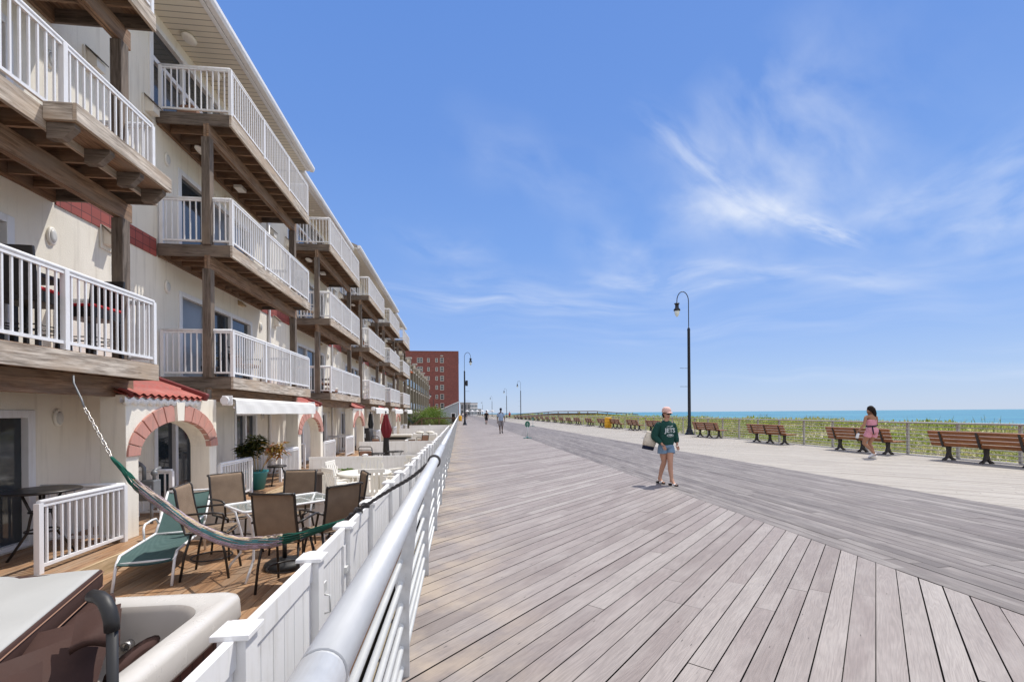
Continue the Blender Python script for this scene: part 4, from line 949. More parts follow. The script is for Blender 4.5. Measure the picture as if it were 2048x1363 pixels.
# ---------------------------------------------------------------- hot tub, its folded cover and lifter
t = thing('hot_tub', 'hot tub with marbled grey shell and dark red cabinet beside the white fence', 'hot tub', (-2.56, 2.40, Zp), local=True)
def loop(hx, hy, r, z, n=8, wob=0.0): return [(x, y, z+wob*math.sin(3*math.atan2(y, x))) for x, y in rrect(hx, hy, r, n)]
m = MB(); m.rings([loop(1.015, 1.015, .10, .69), loop(1.045, 1.045, .11, .70), loop(1.05, 1.05, .115, .72), loop(1.045, 1.045, .115, .825), loop(1.035, 1.035, .11, .85), loop(1.01, 1.01, .11, .866), loop(.965, .965, .12, .868), loop(.945, .945, .19, .860), loop(.91, .91, .22, .855), loop(.89, .89, .24, .84)], caps=False)
part(m, 'shell_rim', 'acrylic', t)
part(MB().rings([loop(.889, .889, .24, .842), loop(.865, .865, .24, .80, wob=.012), loop(.84, .84, .26, .60, wob=.03), loop(.80, .80, .28, .45, wob=.02), loop(.45, .50, .25, .43), loop(.42, .47, .2, .12), loop(.02, .02, .01, .10)], caps=False), 'basin', 'acrylic_basin', t)
part(MB().rings([loop(1.0, 1.0, .06, .0), loop(1.0, 1.0, .06, .699)], caps=False), 'cabinet', 'tub_cabinet', t)
part(MB().rings([[(-.32+.20*k*math.cos(a), .86+.10*k*math.sin(a)-(.07 if z < .85 else 0), z) for a in [2*math.pi*i/24 for i in range(24)]] for k, z in ((1, .845), (1.0, .885), (.9, .905), (.2, .91))]), 'filter_lid', 'white_plastic', t)
part(MB().rings([[(.875-.05*k, .28+.17*k*math.cos(a), .80+.05*k*math.sin(a)) for a in [2*math.pi*i/18 for i in range(18)]] for k in (.6, 1, 1.3, 1.0)]).xf(Matrix.Rotation(0, 4, 'Z')), 'headrest', 'cover_vinyl', t)
part(MB().rings([[(.60+.20*math.cos(a)*k, -.35+.40*math.sin(a)*k, z) for a in [2*math.pi*i/20 for i in range(20)]] for k, z in ((1.05, .56), (1, .66), (.85, .67), (.75, .62))]), 'moulded_seat', 'acrylic', t)
for x, z in ((-.1, .62), (.16, .66), (.42, .62), (.64, .55)):
    part(MB().rings([[(x+.032*k*math.cos(a), yy, z+.032*k*math.sin(a)) for a in [2*math.pi*i/14 for i in range(14)]] for yy, k in ((.86, 1), (.80, 1), (.795, .8), (.81, .45))]), 'jet', 'chrome', t)
t = thing('spa_cover', 'brown vinyl spa cover folded over the hot tub with its pale grey liner up', 'spa cover', (-2.6, 2.2, .3), local=False)
def slab(pl, z0, z1, bulge=.03, puff=1.0):
    cx = sum(p[0] for p in pl)/len(pl); cy = sum(p[1] for p in pl)/len(pl); out = []
    den = []
    for i, p in enumerate(pl):
        q = pl[(i+1) % len(pl)]
        for k in range(10): den.append((p[0]+(q[0]-p[0])*k/10, p[1]+(q[1]-p[1])*k/10))
    def rg(k, z): return [(cx+(x-cx)*k, cy+(y-cy)*k, z+.006*math.sin(x*9+y*5)) for x, y in den]
    return rg, z0, z1, bulge
P1 = [(-2.28, 3.22), (-2.07, 2.62), (-1.87, 2.05), (-1.72, 1.5), (-1.62, .9), (-3.55, .85), (-3.6, 3.10)]
rg, *_ = slab(P1, 0, 0); part(MB().rings([rg(.985, .515), rg(.97, .525), rg(.9, .53), rg(.6, .54), rg(.2, .545)], caps=True), 'liner', 'cover_liner', t)
part(MB().rings([rg(.97, .385), rg(.995, .40), rg(1.0, .46), rg(.995, .51), rg(.984, .519)], caps=True), 'upper_panel', 'cover_vinyl', t, bevel=0)
part(MB().tube([tuple(p) for p in rg(1.004, .497)]+[tuple(rg(1.004, .497)[0])], .0035, 5).tube([tuple(p) for p in rg(1.004, .408)]+[tuple(rg(1.004, .408)[0])], .0035, 5), 'seam', 'tan_cushion', t)
P2 = [(x+.10*(i < 5), y-.04*(i < 2)) for i, (x, y) in enumerate(P1)]; rg, *_ = slab(P2, 0, 0)
part(MB().rings([rg(.97, .262), rg(.995, .275), rg(1.0, .33), rg(.99, .375), rg(.97, .38)], caps=True), 'lower_panel', 'cover_vinyl', t)
def flap(name, quad, th=.03, mat='cover_vinyl'):
    a, b, c, d = [Vector(q) for q in quad]; n_ = (b-a).cross(d-a).normalized()*th; rows = []
    for s_ in (0, 1):
        for i in range(7):
            u = i/6; row = []
            for j in range(9):
                v = j/8; p = a.lerp(b, v).lerp(d.lerp(c, v), u); p = p+n_*(s_+.8*math.sin(v*5+u*3)*u)
                row.append(tuple(p))
            rows.append(row if s_ == 0 else row)
    rows = rows[:7]+rows[7:][::-1]
    part(MB().rings(rows, False, False), name, mat, t)
flap('skirt', [(-2.02, 2.42, .47), (-1.80, 2.50, .50), (-1.66, 2.20, .30), (-1.84, 1.70, .31)]); flap('skirt', [(-1.80, 1.98, .54), (-1.58, 2.30, .56), (-1.50, 2.06, .36), (-1.62, 1.62, .33)])
flap('skirt', [(-1.70, 1.62, .56), (-1.57, 1.92, .58), (-1.47, 1.78, .33), (-1.54, 1.30, .31)]); flap('fold_strap', [(-1.62, 2.14, .66), (-1.50, 2.22, .67), (-1.43, 2.10, .57), (-1.56, 2.02, .57)], .035)
t = thing('cover_lifter', 'black padded lifter arm at the corner of the hot tub', 'lifter arm', (-1.36, 2.0, -.2))
part(MB().tube([(-1.385, 2.0, -.55), (-1.385, 2.0, .66)], .0195, 14), 'arm', 'rubber', t)
part(MB().tube([(-1.385, 2.0, .645), (-1.387, 2.0, .685), (-1.40, 2.005, .725), (-1.425, 2.02, .755), (-1.46, 2.04, .767), (-1.50, 2.06, .765)], .026, 14), 'foam_sleeve', 'rubber', t)

# ---------------------------------------------------------------- hammock
t = thing('hammock', 'string hammock with green ends and pastel weave hung from balcony beam to railing', 'hammock', (-2.6, 5.4, .2))
P = [(-4.08, 5.9, 1.015), (-3.92, 5.86, .86), (-3.75, 5.80, .70), (-3.35, 5.65, .47), (-2.9, 5.5, .22), (-2.45, 5.35, .10), (-2.1, 5.25, .12), (-1.95, 5.2, .15), (-1.65, 5.1, .23), (-1.21, 5.0, .385)]
def cat(P, n=8):
    P = [Vector(p) for p in P]; out = []
    for i in range(len(P)-1):
        a, b, c, d = P[max(i-1, 0)], P[i], P[i+1], P[min(i+2, len(P)-1)]
        for k in range(n): u = k/n; out.append(.5*((2*b)+(c-a)*u+(2*a-5*b+4*c-d)*u*u+(3*b-a-3*c+d)*u**3))
    return out+[P[-1]]
C = cat(P, 10)
def strands(i0, i1, N, rad, sr, tw):
    m = MB()
    for k in range(N):
        pts = []
        for i in range(i0, i1+1):
            u = i/(len(C)-1); a = 2*math.pi*k/N+u*tw; rr = rad(u)*(1+.15*math.sin(k*3.1+i*.7))
            pts.append(C[i]+Vector((0, math.cos(a)*rr*.7, math.sin(a)*rr)))
        m.tube(pts, sr, 6)
    return m
rad = lambda u: .012+.046*min(1, max(0, u/.22))*min(1, (1-u)/.28)
part(strands(0, 22, 9, rad, .0075, 1.5), 'cord', 'green_cord', t)
ring = [[C[i]+Vector((0, .62*math.cos(a)*rr, math.sin(a)*rr)) for a in [2*math.pi*j/14 for j in range(14)]] for i in range(19, 73) for rr in [(.056+.014*math.sin((i-19)/53*math.pi))*(1+.06*math.sin(i*1.7))]]
part(MB().rings(ring), 'weave', 'hammock_weave', t)
part(strands(20, 71, 12, lambda u: .060, .006, 3.2), 'edge_cord', 'hammock_weave', t)
part(strands(70, 90, 9, rad, .009, 2.0), 'cord', 'green_cord', t)
part(MB().tube([(-4.86, 6.4, 2.02), (-4.84, 6.38, 1.92), (-4.68, 6.28, 1.72), (-4.62, 6.24, 1.62)], .011, 8), 'hook_rod', 'meter_grey', t)
m = MB(); A = Vector((-4.62, 6.24, 1.62)); B = Vector((-4.08, 5.9, 1.02)); n = 13; dv = (B-A).normalized(); s1 = dv.cross(Vector((0, 0, 1))).normalized(); s2 = dv.cross(s1)
for i in range(n):
    c = A.lerp(B, (i+.5)/n); sd = s1 if i % 2 else s2; hl = (B-A).length/n*.72
    m.tube([c+dv*hl*math.cos(a)+sd*.017*math.sin(a) for a in [2*math.pi*j/12 for j in range(13)]], .0055, 6, caps=False)
part(m, 'chain', 'chrome', t)
rp = cat([(-1.21, 5.0, .385), (-1.05, 4.95, .50), (-.75, 4.83, .70), (-.5, 4.74, .85), (-.335, 4.68, .985)], 16); m = MB()
for k in range(3):
    m.tube([p+Vector((0, math.cos(i*.75+k*2.094)*.011, math.sin(i*.75+k*2.094)*.011)) for i, p in enumerate(rp)], .0105, 6)
for (c, r) in ((Vector((-1.06, 4.955, .49)), .032), (Vector((-.98, 4.92, .55)), .026), (Vector((-1.12, 4.97, .44)), .024)):
    for k in range(3): m.tube([c+Vector((math.cos(a)*r*.6+(k-1)*.02, math.cos(a+k)*r, math.sin(a)*r)) for a in [2*math.pi*j/10 for j in range(11)]], .009, 6)
part(m, 'rope', 'rope_grey', t); m = MB()
for k in range(3): m.tube([(-.258+.058*math.cos(a), 4.66+k*.022+.006*math.sin(a*3), 1.02+.058*math.sin(a)) for a in [2*math.pi*j/24 for j in range(25)]], .0095, 6)
part(m, 'rope_loop', 'rope_grey', t)
# ---------------------------------------------------------------- things on the nearest balconies
def black_chair(loc, rz, lb):
    t = thing('balcony_chair', lb, 'chair', loc, 'black chairs with red cushions on the lowest left balcony', True)
    part(MB().box(-.25, .25, -.25, .25, .53, .668), 'seat_frame', 'black_frame', t, bevel=.01); part(MB().box(-.255, .255, -.25, .255, .67, .715), 'cushion', 'red_fabric', t, bevel=.018)
    part(MB().bar((0, -.24, .60), (0, -.30, 1.16), .48, .035, up=(0, 1, 0)), 'backrest', 'black_frame', t, bevel=.01)
    for sx in (-1, 1):
        for sy in (-1, 1): part(MB().bar((sx*.22, sy*.22, .53), (sx*.235, sy*.24, 0), .042, .042), 'leg', 'black_frame', t)
    m = MB()
    for z in (.2, .26): m.tube([(-.22, -.23, z), (.22, -.23, z), (.22, .23, z), (-.22, .23, z), (-.22, -.23, z)], .009, 6)
    part(m, 'stretcher', 'black_frame', t); t.rotation_euler[2] = R(rz); return t
black_chair((-5.16, 6.2, 2.33), 4, 'black chair with red cushion at the photo left edge, on the lowest balcony'); black_chair((-5.18, 7.12, 2.33), 176, 'black chair with red cushion near the wooden post, on the lowest balcony')
t = thing('balcony_table', 'dark table between the red-cushioned chairs on the lowest left balcony', 'table', (-5.78, 6.6, 2.33), local=True)
part(MB().box(-.35, .35, -.5, .5, 1.0, 1.06), 'table_top', 'dark_cover', t, bevel=.01)
for sx in (-1, 1):
    for sy in (-1, 1): part(MB().box(sx*.30-.03, sx*.30+.03, sy*.44-.03, sy*.44+.03, 0, .999), 'leg', 'black_frame', t)
t = thing('planter_shelf', 'weathered wooden planter shelf on brackets outside the middle left balcony', 'planter', (-4.7, 6.9, 5.0))
part(MB().box(-4.505, -4.46, 5.95, 7.75, 4.99, 5.20).box(-4.825, -4.507, 5.95, 5.99, 4.99, 5.2).box(-4.825, -4.507, 7.71, 7.75, 4.99, 5.2), 'front_board', 'weathered_wood', t, bevel=.006)
part(MB().box(-4.825, -4.508, 5.99, 7.71, 4.985, 5.02), 'shelf_board', 'brown_wood', t)
for y in (6.0, 6.55, 7.12, 7.62): part(MB().prism([(-4.828, 4.984), (-4.52, 4.984), (-4.52, 4.93), (-4.66, 4.79), (-4.828, 4.79)], 'y', y, y+.09), 'bracket', 'dark_post', t, bevel=.005)

# ---------------------------------------------------------------- odds and ends on the other balconies
def more(src, loc, rz, lb, grp=None, sc=None):
    c = dup(src, lb, loc, R(rz), sc)
    if grp: c['group'] = grp
    return c
GB = 'chairs on the balconies of the whole townhouses'
more(gc, (-5.9, 18.9, 5.16), -60, 'white slatted chair on the middle balcony of the second whole townhouse', GB); more(gc, (-5.3, 21.6, 5.16), 100, 'white slatted chair at the far end of that middle balcony, second whole townhouse', GB)
more(mc, (-5.5, 12.6, 2.33), -100, 'dark metal chair with tan cushions behind the rail of the lowest balcony, nearest whole townhouse', GB); more(mc, (-5.5, 20.0, 2.33), -80, 'dark metal chair with tan cushions on the lowest balcony of the second whole townhouse', GB)
more(mc, (-5.4, 28.2, 5.16), -90, 'dark metal chair with tan cushions on the middle balcony of the third whole townhouse', GB); more(gc, (-5.4, 28.0, 2.33), -90, 'white slatted chair on the lowest balcony of the third whole townhouse', GB)
t = thing('potted_plant', 'thin dark potted plant behind the lowest balcony rail of the nearest whole townhouse', 'potted plant', (-5.75, 11.35, 2.33), local=True)
part(MB().lathe([(.12, 0), (.17, .28), (.18, .30), (.0, .27)], n=16), 'pot', 'dark_cover', t); m = MB().tube([(0, 0, .27), (.02, 0, .6), (0, .02, .95)], .012, 6)
part(m, 'stem', 'stair_wood', t); m = MB()
for k in range(110): a = random.random()*6.28; leaf(m, (random.gauss(0, .03), random.gauss(0, .03), random.uniform(.4, 1.0)), (math.cos(a), math.sin(a), random.uniform(.1, 1.0)), random.uniform(.14, .26), .04, .7)
part(m, 'foliage', 'pot_leaf', t)
t = thing('striped_cushion', 'pale folded cushion lying by the post on the second whole townhouse lowest balcony', 'cushion', (-5.1, 18.9, 2.33), local=True)
part(MB().ball((0, 0, .09), .30, .45, .085), 'pad', 'tan_cushion', t); part(MB().ball((.02, .1, .20), .26, .36, .07), 'upper_pad', 'cream_vinyl', t)
t = thing('cardboard_box', 'small brown box standing on the third balcony of the nearest whole townhouse', 'box', (-5.9, 10.95, 7.97), local=True)
part(MB().box(-.2, .2, -.15, .15, 0, .28).prism([(-.2, .28), (.2, .28), (.12, .36), (-.12, .36)], 'y', -.14, .14), 'body', 'tan_cushion', t, bevel=.01)

# ---------------------------------------------------------------- people
for nm, c in (('skin_fair', (0.48, 0.27, 0.19)), ('skin_tan', (0.36, 0.19, 0.12)), ('skin_dark', (0.10, 0.055, 0.04)), ('hair_dark', (0.018, 0.012, 0.010)), ('hair_brown', (0.05, 0.026, 0.016)), ('lip', (0.36, 0.09, 0.08)), ('eye_dark', (0.012, 0.010, 0.010)), ('lens_dark', (0.010, 0.008, 0.008)),
              ('cloth_green', (0.014, 0.060, 0.050)), ('cloth_denim', (0.17, 0.26, 0.37)), ('cloth_pink', (0.66, 0.30, 0.37)), ('cloth_cream', (0.66, 0.60, 0.50)), ('cloth_navy', (0.012, 0.016, 0.035)), ('cloth_capink', (0.70, 0.46, 0.41)), ('cloth_blue', (0.30, 0.40, 0.56)), ('cloth_grey', (0.22, 0.20, 0.21)), ('cloth_white', (0.72, 0.71, 0.72)), ('cloth_black', (0.02, 0.018, 0.02)), ('cloth_red', (0.45, 0.03, 0.03)), ('cloth_print', (0.50, 0.55, 0.56))):
    cloth(nm, c, 0.6 if nm.startswith('skin') else 0.85, 0.08 if nm.startswith('skin') else 0.22)
def skin(name, J, bones, mat, parent, sub=2, root=None):
    names = list(J); idx = {n_: i for i, n_ in enumerate(names)}
    me = bpy.data.meshes.new(name); me.from_pydata([J[n_][0] for n_ in names], [(idx[a], idx[b]) for a, b in bones], []); me.materials.append(MATS[mat])
    o = bpy.data.objects.new(name, me); COL.objects.link(o); o.parent = parent
    sk = o.modifiers.new('skin', 'SKIN'); sk.use_smooth_shade = True
    if not me.skin_vertices: raise RuntimeError('no skin layer')
    sv = me.skin_vertices[0].data; adj = {}
    for a, b in bones: adj.setdefault(a, []).append(b); adj.setdefault(b, []).append(a)
    seen = set()
    for n_ in ([root] if root else [])+names:
        if n_ in seen: continue
        sv[idx[n_]].use_root = True; st = [n_]
        while st:
            q = st.pop()
            if q in seen: continue
            seen.add(q); st += adj.get(q, [])
    for n_ in names:
        r = J[n_][1]; sv[idx[n_]].radius = r if isinstance(r, tuple) else (r, r)
    s = o.modifiers.new('smooth', 'SUBSURF'); s.levels = sub; s.render_levels = sub
    return o
def hand(J, B, pre, w, d, side, curl=.35, k=1.0):            # palm + five separate fingers along direction d
    w = Vector(w); d = Vector(d).normalized(); s = Vector((side, 0, 0)); s = (s-d*s.dot(d)).normalized(); n_ = d.cross(s)
    J[pre+'palm'] = (tuple(w+d*.05*k), (.026*k, .016*k)); B.append((pre+'wrist', pre+'palm'))
    for i, (off, L) in enumerate(((-.026, .062), (-.009, .074), (.009, .070), (.026, .056))):
        b = w+d*.06*k+s*off*k
        for j in range(4):
            u = j/3; J[f'{pre}f{i}{j}'] = (tuple(b+d*(L+.03)*k*u*(1-.25*curl*u)+n_*curl*.045*k*u*u), (.0088-.0014*u)*k)
            if j: B.append((f'{pre}f{i}{j-1}', f'{pre}f{i}{j}'))
    for j in range(3):
        u = j/2; J[f'{pre}t{j}'] = (tuple(w+d*(.025+.05*u)*k-s*(.018+.03*u)*k+n_*.02*u*k), (.011-.002*u)*k)
        if j: B.append((f'{pre}t{j-1}', f'{pre}t{j}'))
def person(loc, rz, lb, P, skinmat, k=1.0):
    """P holds joint positions; the body is one skinned mesh, clothing follows the same joints"""
    t = thing('person', lb, 'person', loc, local=True)
    J = {}; B = []
    def j(n_, p, r): J[n_] = (p, r)
    j('pelvis', P['pelvis'], (.125, .10)); j('belly', P['belly'], (.115, .09)); j('chest', P['chest'], (.13, .095)); j('upper', P['upper'], (.095, .075)); j('neck', P['neck'], .046)
    h = Vector(P['head']); f = Vector(P['face']).normalized(); up = Vector((0, 0, 1))
    j('jaw', tuple(h-up*.065+f*.025), (.052, .055)); j('skull', tuple(h+up*.0+f*.004), (.074, .082)); j('crown', tuple(h+up*.075-f*.012), (.066, .07))
    B += [('pelvis', 'belly'), ('belly', 'chest'), ('chest', 'upper'), ('upper', 'neck'), ('neck', 'jaw'), ('jaw', 'skull'), ('skull', 'crown')]
    for s, q in ((-1, 'l'), (1, 'r')):
        j(q+'sh', P[q+'sh'], .052); j(q+'el', P[q+'el'], .040); j(q+'fo', tuple(Vector(P[q+'el']).lerp(Vector(P[q+'wr']), .35)), .038); j(q+'wrist', P[q+'wr'], (.026, .022))
        B += [('upper', q+'sh'), (q+'sh', q+'el'), (q+'el', q+'fo'), (q+'fo', q+'wrist')]
        hand(J, B, q, P[q+'wr'], P[q+'hd'], s, P.get('curl', .4))
        hp, kn, an = Vector(P[q+'hip']), Vector(P[q+'kn']), Vector(P[q+'an'])
        j(q+'hip', tuple(hp), .098); j(q+'th', tuple(hp.lerp(kn, .5)), .080); j(q+'kn', tuple(kn), .056); j(q+'ca', tuple(kn.lerp(an, .32)+Vector(P['back'])*.02), .056); j(q+'sn', tuple(kn.lerp(an, .72)), .040); j(q+'an', tuple(an), .034)
        B += [('pelvis', q+'hip'), (q+'hip', q+'th'), (q+'th', q+'kn'), (q+'kn', q+'ca'), (q+'ca', q+'sn'), (q+'sn', q+'an')]
        ft = Vector(P[q+'ft']).normalized(); hl = an+Vector((0, 0, -.045))
        j(q+'hee', tuple(hl-ft*.03), .030); j(q+'bal', tuple(hl+ft*.12+Vector((0, 0, -.012))), (.034, .022)); j(q+'toe', tuple(hl+ft*.18+Vector((0, 0, -.018))), (.028, .016))
        B += [(q+'an', q+'hee'), (q+'an', q+'bal'), (q+'bal', q+'toe')]
    sd = f.cross(up).normalized()
    j('nose0', tuple(h+f*.055-up*.012), .016); j('nose1', tuple(h+f*.088-up*.022), .012); B.append(('nose0', 'nose1'))
    for s in (-1, 1): j(f'ear0{s}', tuple(h+sd*s*.062-up*.01), .012); j(f'ear1{s}', tuple(h+sd*s*.078+up*.012), (.008, .018)); B.append((f'ear0{s}', f'ear1{s}'))
    skin('body', J, B, skinmat, t, root='pelvis')
    for s in (-1, 1): part(MB().ball(tuple(h+f*.072+sd*s*.03+up*.012), .010), 'eye', 'eye_dark', t)
    part(MB().tube([tuple(h+f*(.083-.02*abs(u))+sd*u*.03-up*.058) for u in (-1, -.5, 0, .5, 1)], .006, 6), 'mouth', 'lip', t)
    t.rotation_euler[2] = rz; t.scale = (k,)*3
    return t, J, h, f, sd
def garment(t, name, mat, loft, tubes, n=20):
    m = MB(); m.rings([[(c[0]+rx*math.cos(a)*(1+.025*math.sin(a*5+c[2]*23)), c[1]+ry*math.sin(a)*(1+.03*math.sin(a*6+c[2]*31)), c[2]+.006*math.sin(a*4)) for a in [2*math.pi*i/n for i in range(n)]] for c, rx, ry in loft])
    for pts, rs in tubes:
        P_ = [Vector(p) for p in pts]; out = []; ro = []
        for i in range(len(P_)-1):
            for k in range(6): u = k/6; out.append(P_[i].lerp(P_[i+1], u)); ro.append((rs[i]*(1-u)+rs[i+1]*u)*(1+.035*math.sin((i*6+k)*2.3)))
        m.tube(out+[P_[-1]], ro+[rs[-1]], 14)
    o = part(m, name, mat, t); s = o.modifiers.new('smooth', 'SUBSURF'); s.levels = s.render_levels = 1; return o
def clothes(t, J, name, mat, spec, bones, sub=2):
    return skin(name, {n_: (J[src][0] if isinstance(src, str) else src, r) for n_, (src, r) in spec.items()}, bones, mat, t, sub)
def shoe(t, J, q, mat, name='shoe', P=None, scale=1.0):
    a, h, b, c = (J[q+x][0] for x in ('an', 'hee', 'bal', 'toe'))
    skin(name, {'a': (a, .043*scale), 'h': (h, (.042*scale, .040*scale)), 'b': (b, (.047*scale, .034)), 'c': (c, (.040*scale, .026))}, [('a', 'h'), ('a', 'b'), ('b', 'c')], mat, t)
# woman in the green sweatshirt, walking towards us
PW = dict(pelvis=(0, 0, .83), belly=(0, -.01, .97), chest=(.012, -.005, 1.13), upper=(.012, .01, 1.245), neck=(.012, .0, 1.325), head=(.014, -.012, 1.455), face=(.22, -1, -.02), back=(0, 1, 0),
          lsh=(-.135, .015, 1.255), lel=(-.235, .04, .985), lwr=(-.155, -.13, .845), lhd=(.45, -.35, -.85), rsh=(.16, .01, 1.25), rel=(.215, .03, 1.02), rwr=(.232, -.03, .845), rhd=(.10, -.1, -1),
          lhip=(-.082, 0, .79), lkn=(-.03, .02, .455), lan=(-.085, .14, .085), lft=(.15, -1, -.0), rhip=(.078, 0, .79), rkn=(.03, -.12, .455), ran=(.02, -.20, .075), rft=(.16, -1, 0))
w, J, h, f, sd = person((4.27, 9.12, 0), R(2), 'woman in green sweatshirt, denim shorts, pink cap and sunglasses walking with a tote bag', PW, 'skin_fair')
garment(w, 'sweatshirt', 'cloth_green', [((.0, -.005, .80), .150, .122), ((.0, -.005, .835), .158, .128), ((.002, -.008, .86), .168, .134), ((.006, -.01, .98), .170, .134), ((.012, -.005, 1.12), .168, .130), ((.012, .002, 1.21), .165, .116), ((.012, .006, 1.27), .150, .098), ((.012, .008, 1.305), .105, .075), ((.012, .008, 1.325), .066, .058)],
    [([(-.09, .01, 1.235), (-.15, .015, 1.225), (-.205, .035, 1.10), (-.235, .04, .99), (-.21, -.02, .93), (-.172, -.09, .875), (-.160, -.12, .852)], [.060, .074, .082, .080, .066, .050, .036]), ([(.11, .01, 1.235), (.165, .01, 1.22), (.195, .022, 1.12), (.216, .03, 1.02), (.226, .0, .93), (.231, -.018, .875), (.232, -.026, .855)], [.060, .070, .074, .072, .064, .050, .034])])
garment(w, 'denim_shorts', 'cloth_denim', [((0, 0, .72), .150, .118), ((0, 0, .78), .163, .128), ((0, 0, .83), .158, .124), ((0, 0, .90), .135, .108)],
    [([(-.080, .0, .80), (-.078, .003, .70), (-.075, .006, .635)], [.088, .100, .106]), ([(.080, -.005, .80), (.076, -.025, .70), (.072, -.04, .635)], [.088, .100, .106])])
def bent(bm_, yc, k): return bm_
def text_mesh(txt, size, name, mat, parent, place, depth=.004):
    cu = bpy.data.curves.new(name, 'FONT'); cu.body = txt; cu.size = size; cu.align_x = 'CENTER'; cu.align_y = 'CENTER'; cu.extrude = depth; cu.offset = .003; cu.resolution_u = 3
    ob = bpy.data.objects.new('tmp', cu); me = bpy.data.meshes.new_from_object(ob); bpy.data.objects.remove(ob); bpy.data.curves.remove(cu)
    for v in me.vertices: v.co = place(v.co)
    o = bpy.data.objects.new(name, me); COL.objects.link(o); me.materials.append(MATS[mat]); o.parent = parent; return o
text_mesh('JETS', .118, 'lettering', 'cloth_print', w, lambda c: Vector((c.x*1.02+.02, -.150+c.x*c.x*1.0-c.z*1.0, c.y*1.05+1.115)))
m = MB(); el = lambda rx, rz, y, cz: [(rx*math.cos(a)+.02, y+(rx*math.cos(a))**2*1.15, cz+rz*math.sin(a)) for a in [2*math.pi*i/20 for i in range(20)]]
m.rings([el(.075, .030, -.152, 1.015), el(.062, .022, -.154, 1.015)], True, False); m.rings([el(.05, .012, -.152, 1.015), el(.02, .006, -.153, 1.015)], True, True); m.tube([(-.05, -.138, 1.19), (-.01, -.141, 1.205), (.03, -.141, 1.193), (.08, -.135, 1.21)], .006, 6)
part(m, 'emblem', 'cloth_print', w)
hc = h+Vector((0, 0, .035))
m = MB(); m.rings([[tuple(hc+(sd*math.cos(a)*.092+f*math.sin(a)*.100)*k+Vector((0, 0, z))) for a in [2*math.pi*i/20 for i in range(20)]] for k, z in ((1, -.005), (1.0, .03), (.92, .07), (.7, .10), (.3, .116))]); part(m, 'cap', 'cloth_capink', w)
m = MB(); m.rings([[tuple(hc+sd*u*.075+f*(.088+.075*(1-u*u)*k)+Vector((0, 0, .012-.022*k-.012*u*u+d))) for u in [-1+i/5 for i in range(11)]] for k, d in ((0, 0), (.5, .004), (1, 0), (1, -.006), (.5, -.003), (0, -.007))], False, False); part(m, 'cap_brim', 'cloth_capink', w)
m = MB()
for s in (-1, 1): m.rings([[tuple(h+f*(.090-.25*(c_*.031+s*.033)**2*20-.0+dd)+sd*(s*.033+c_*.031)+Vector((0, 0, .008+s_*.022))) for c_, s_ in [(math.cos(a), math.sin(a)) for a in [2*math.pi*i/14 for i in range(14)]]] for dd in (0, .006)])
m.tube([tuple(h+f*.090-sd*.012+Vector((0, 0, .014))), tuple(h+f*.092+Vector((0, 0, .016))), tuple(h+f*.090+sd*.012+Vector((0, 0, .014)))], .004, 6)
for s in (-1, 1): m.tube([tuple(h+f*.075+sd*s*.062+Vector((0, 0, .014))), tuple(h-f*.01+sd*s*.083+Vector((0, 0, .018)))], .004, 6)
part(m, 'sunglasses', 'lens_dark', w)
skin('hair', {'a': (tuple(h-f*.06+Vector((0, 0, .03))), (.062, .06)), 'b': (tuple(h-f*.082-Vector((0, 0, .03))), (.052, .045)), 'c': (tuple(h-f*.085-sd*.02-Vector((0, 0, .09))), .032)}, [('a', 'b'), ('b', 'c')], 'hair_brown', w)
for q in 'lr':
    a, hh, b, c = (Vector(J[q+x][0]) for x in ('an', 'hee', 'bal', 'toe'))
    m = MB(); d = (c-hh).normalized(); s_ = d.cross(Vector((0, 0, 1))).normalized()
    pts = [(-.05, .028), (.02, .034), (.10, .036), (.15, .042), (.195, .034), (.212, .012)]
    ol = [hh+d*u+s_*v for u, v in pts]+[hh+d*u-s_*v for u, v in pts[::-1]]
    m.rings([[(p.x, p.y, z) for p in ol] for z in (.004, .03)], smooth=False); part(m, 'sandal_sole', 'cloth_black', w)
    m = MB()
    for u in (.11, .15): m.rings([[tuple(hh+d*(u+e)+s_*math.cos(g_)*.047+Vector((0, 0, -.018+math.sin(g_)*.052))) for g_ in [math.pi*i/8 for i in range(9)]] for e in (-.016, .016)], False, False)
    m.tube([tuple(a+s_*math.cos(g_)*.042-d*math.sin(g_)*.045+Vector((0, 0, -.02))) for g_ in [math.pi*2*i/14 for i in range(15)]], .008, 6); part(m, 'sandal_strap', 'cloth_white', w)
tb = thing('tote_bag', 'cream canvas tote bag with navy base hanging at the sweatshirt woman\'s side', 'bag', (4.27, 9.12, 0), local=True)
O = Vector((-.315, .10, .86)); ax = Vector((.92, .1, -.20)).normalized(); az = Vector((.28, 0, .96)).normalized(); ay = az.cross(ax)
def bagring(z, wx, wy): return [tuple(O+ax*wx*c_+ay*wy*s_+az*z) for c_, s_ in [(math.copysign(abs(math.cos(a))**.5, math.cos(a)), math.copysign(abs(math.sin(a))**.5, math.sin(a))) for a in [2*math.pi*i/20 for i in range(20)]]]
part(MB().rings([bagring(-.075, .128, .06), bagring(.05, .14, .066), bagring(.20, .118, .05), bagring(.235, .112, .035)]), 'canvas', 'cloth_cream', tb); part(MB().rings([bagring(-.155, .112, .055), bagring(-.15, .12, .06), bagring(-.0755, .122, .063)]), 'base', 'cloth_navy', tb)
part(MB().tube([tuple(O+ax*-.06+az*.22), tuple(O+ax*-.01+az*.38), tuple(O+ax*.08+az*.45), tuple(O+ax*.10+az*.38), tuple(O+ax*.07+az*.22)], .009, 6), 'handle', 'cloth_navy', tb)
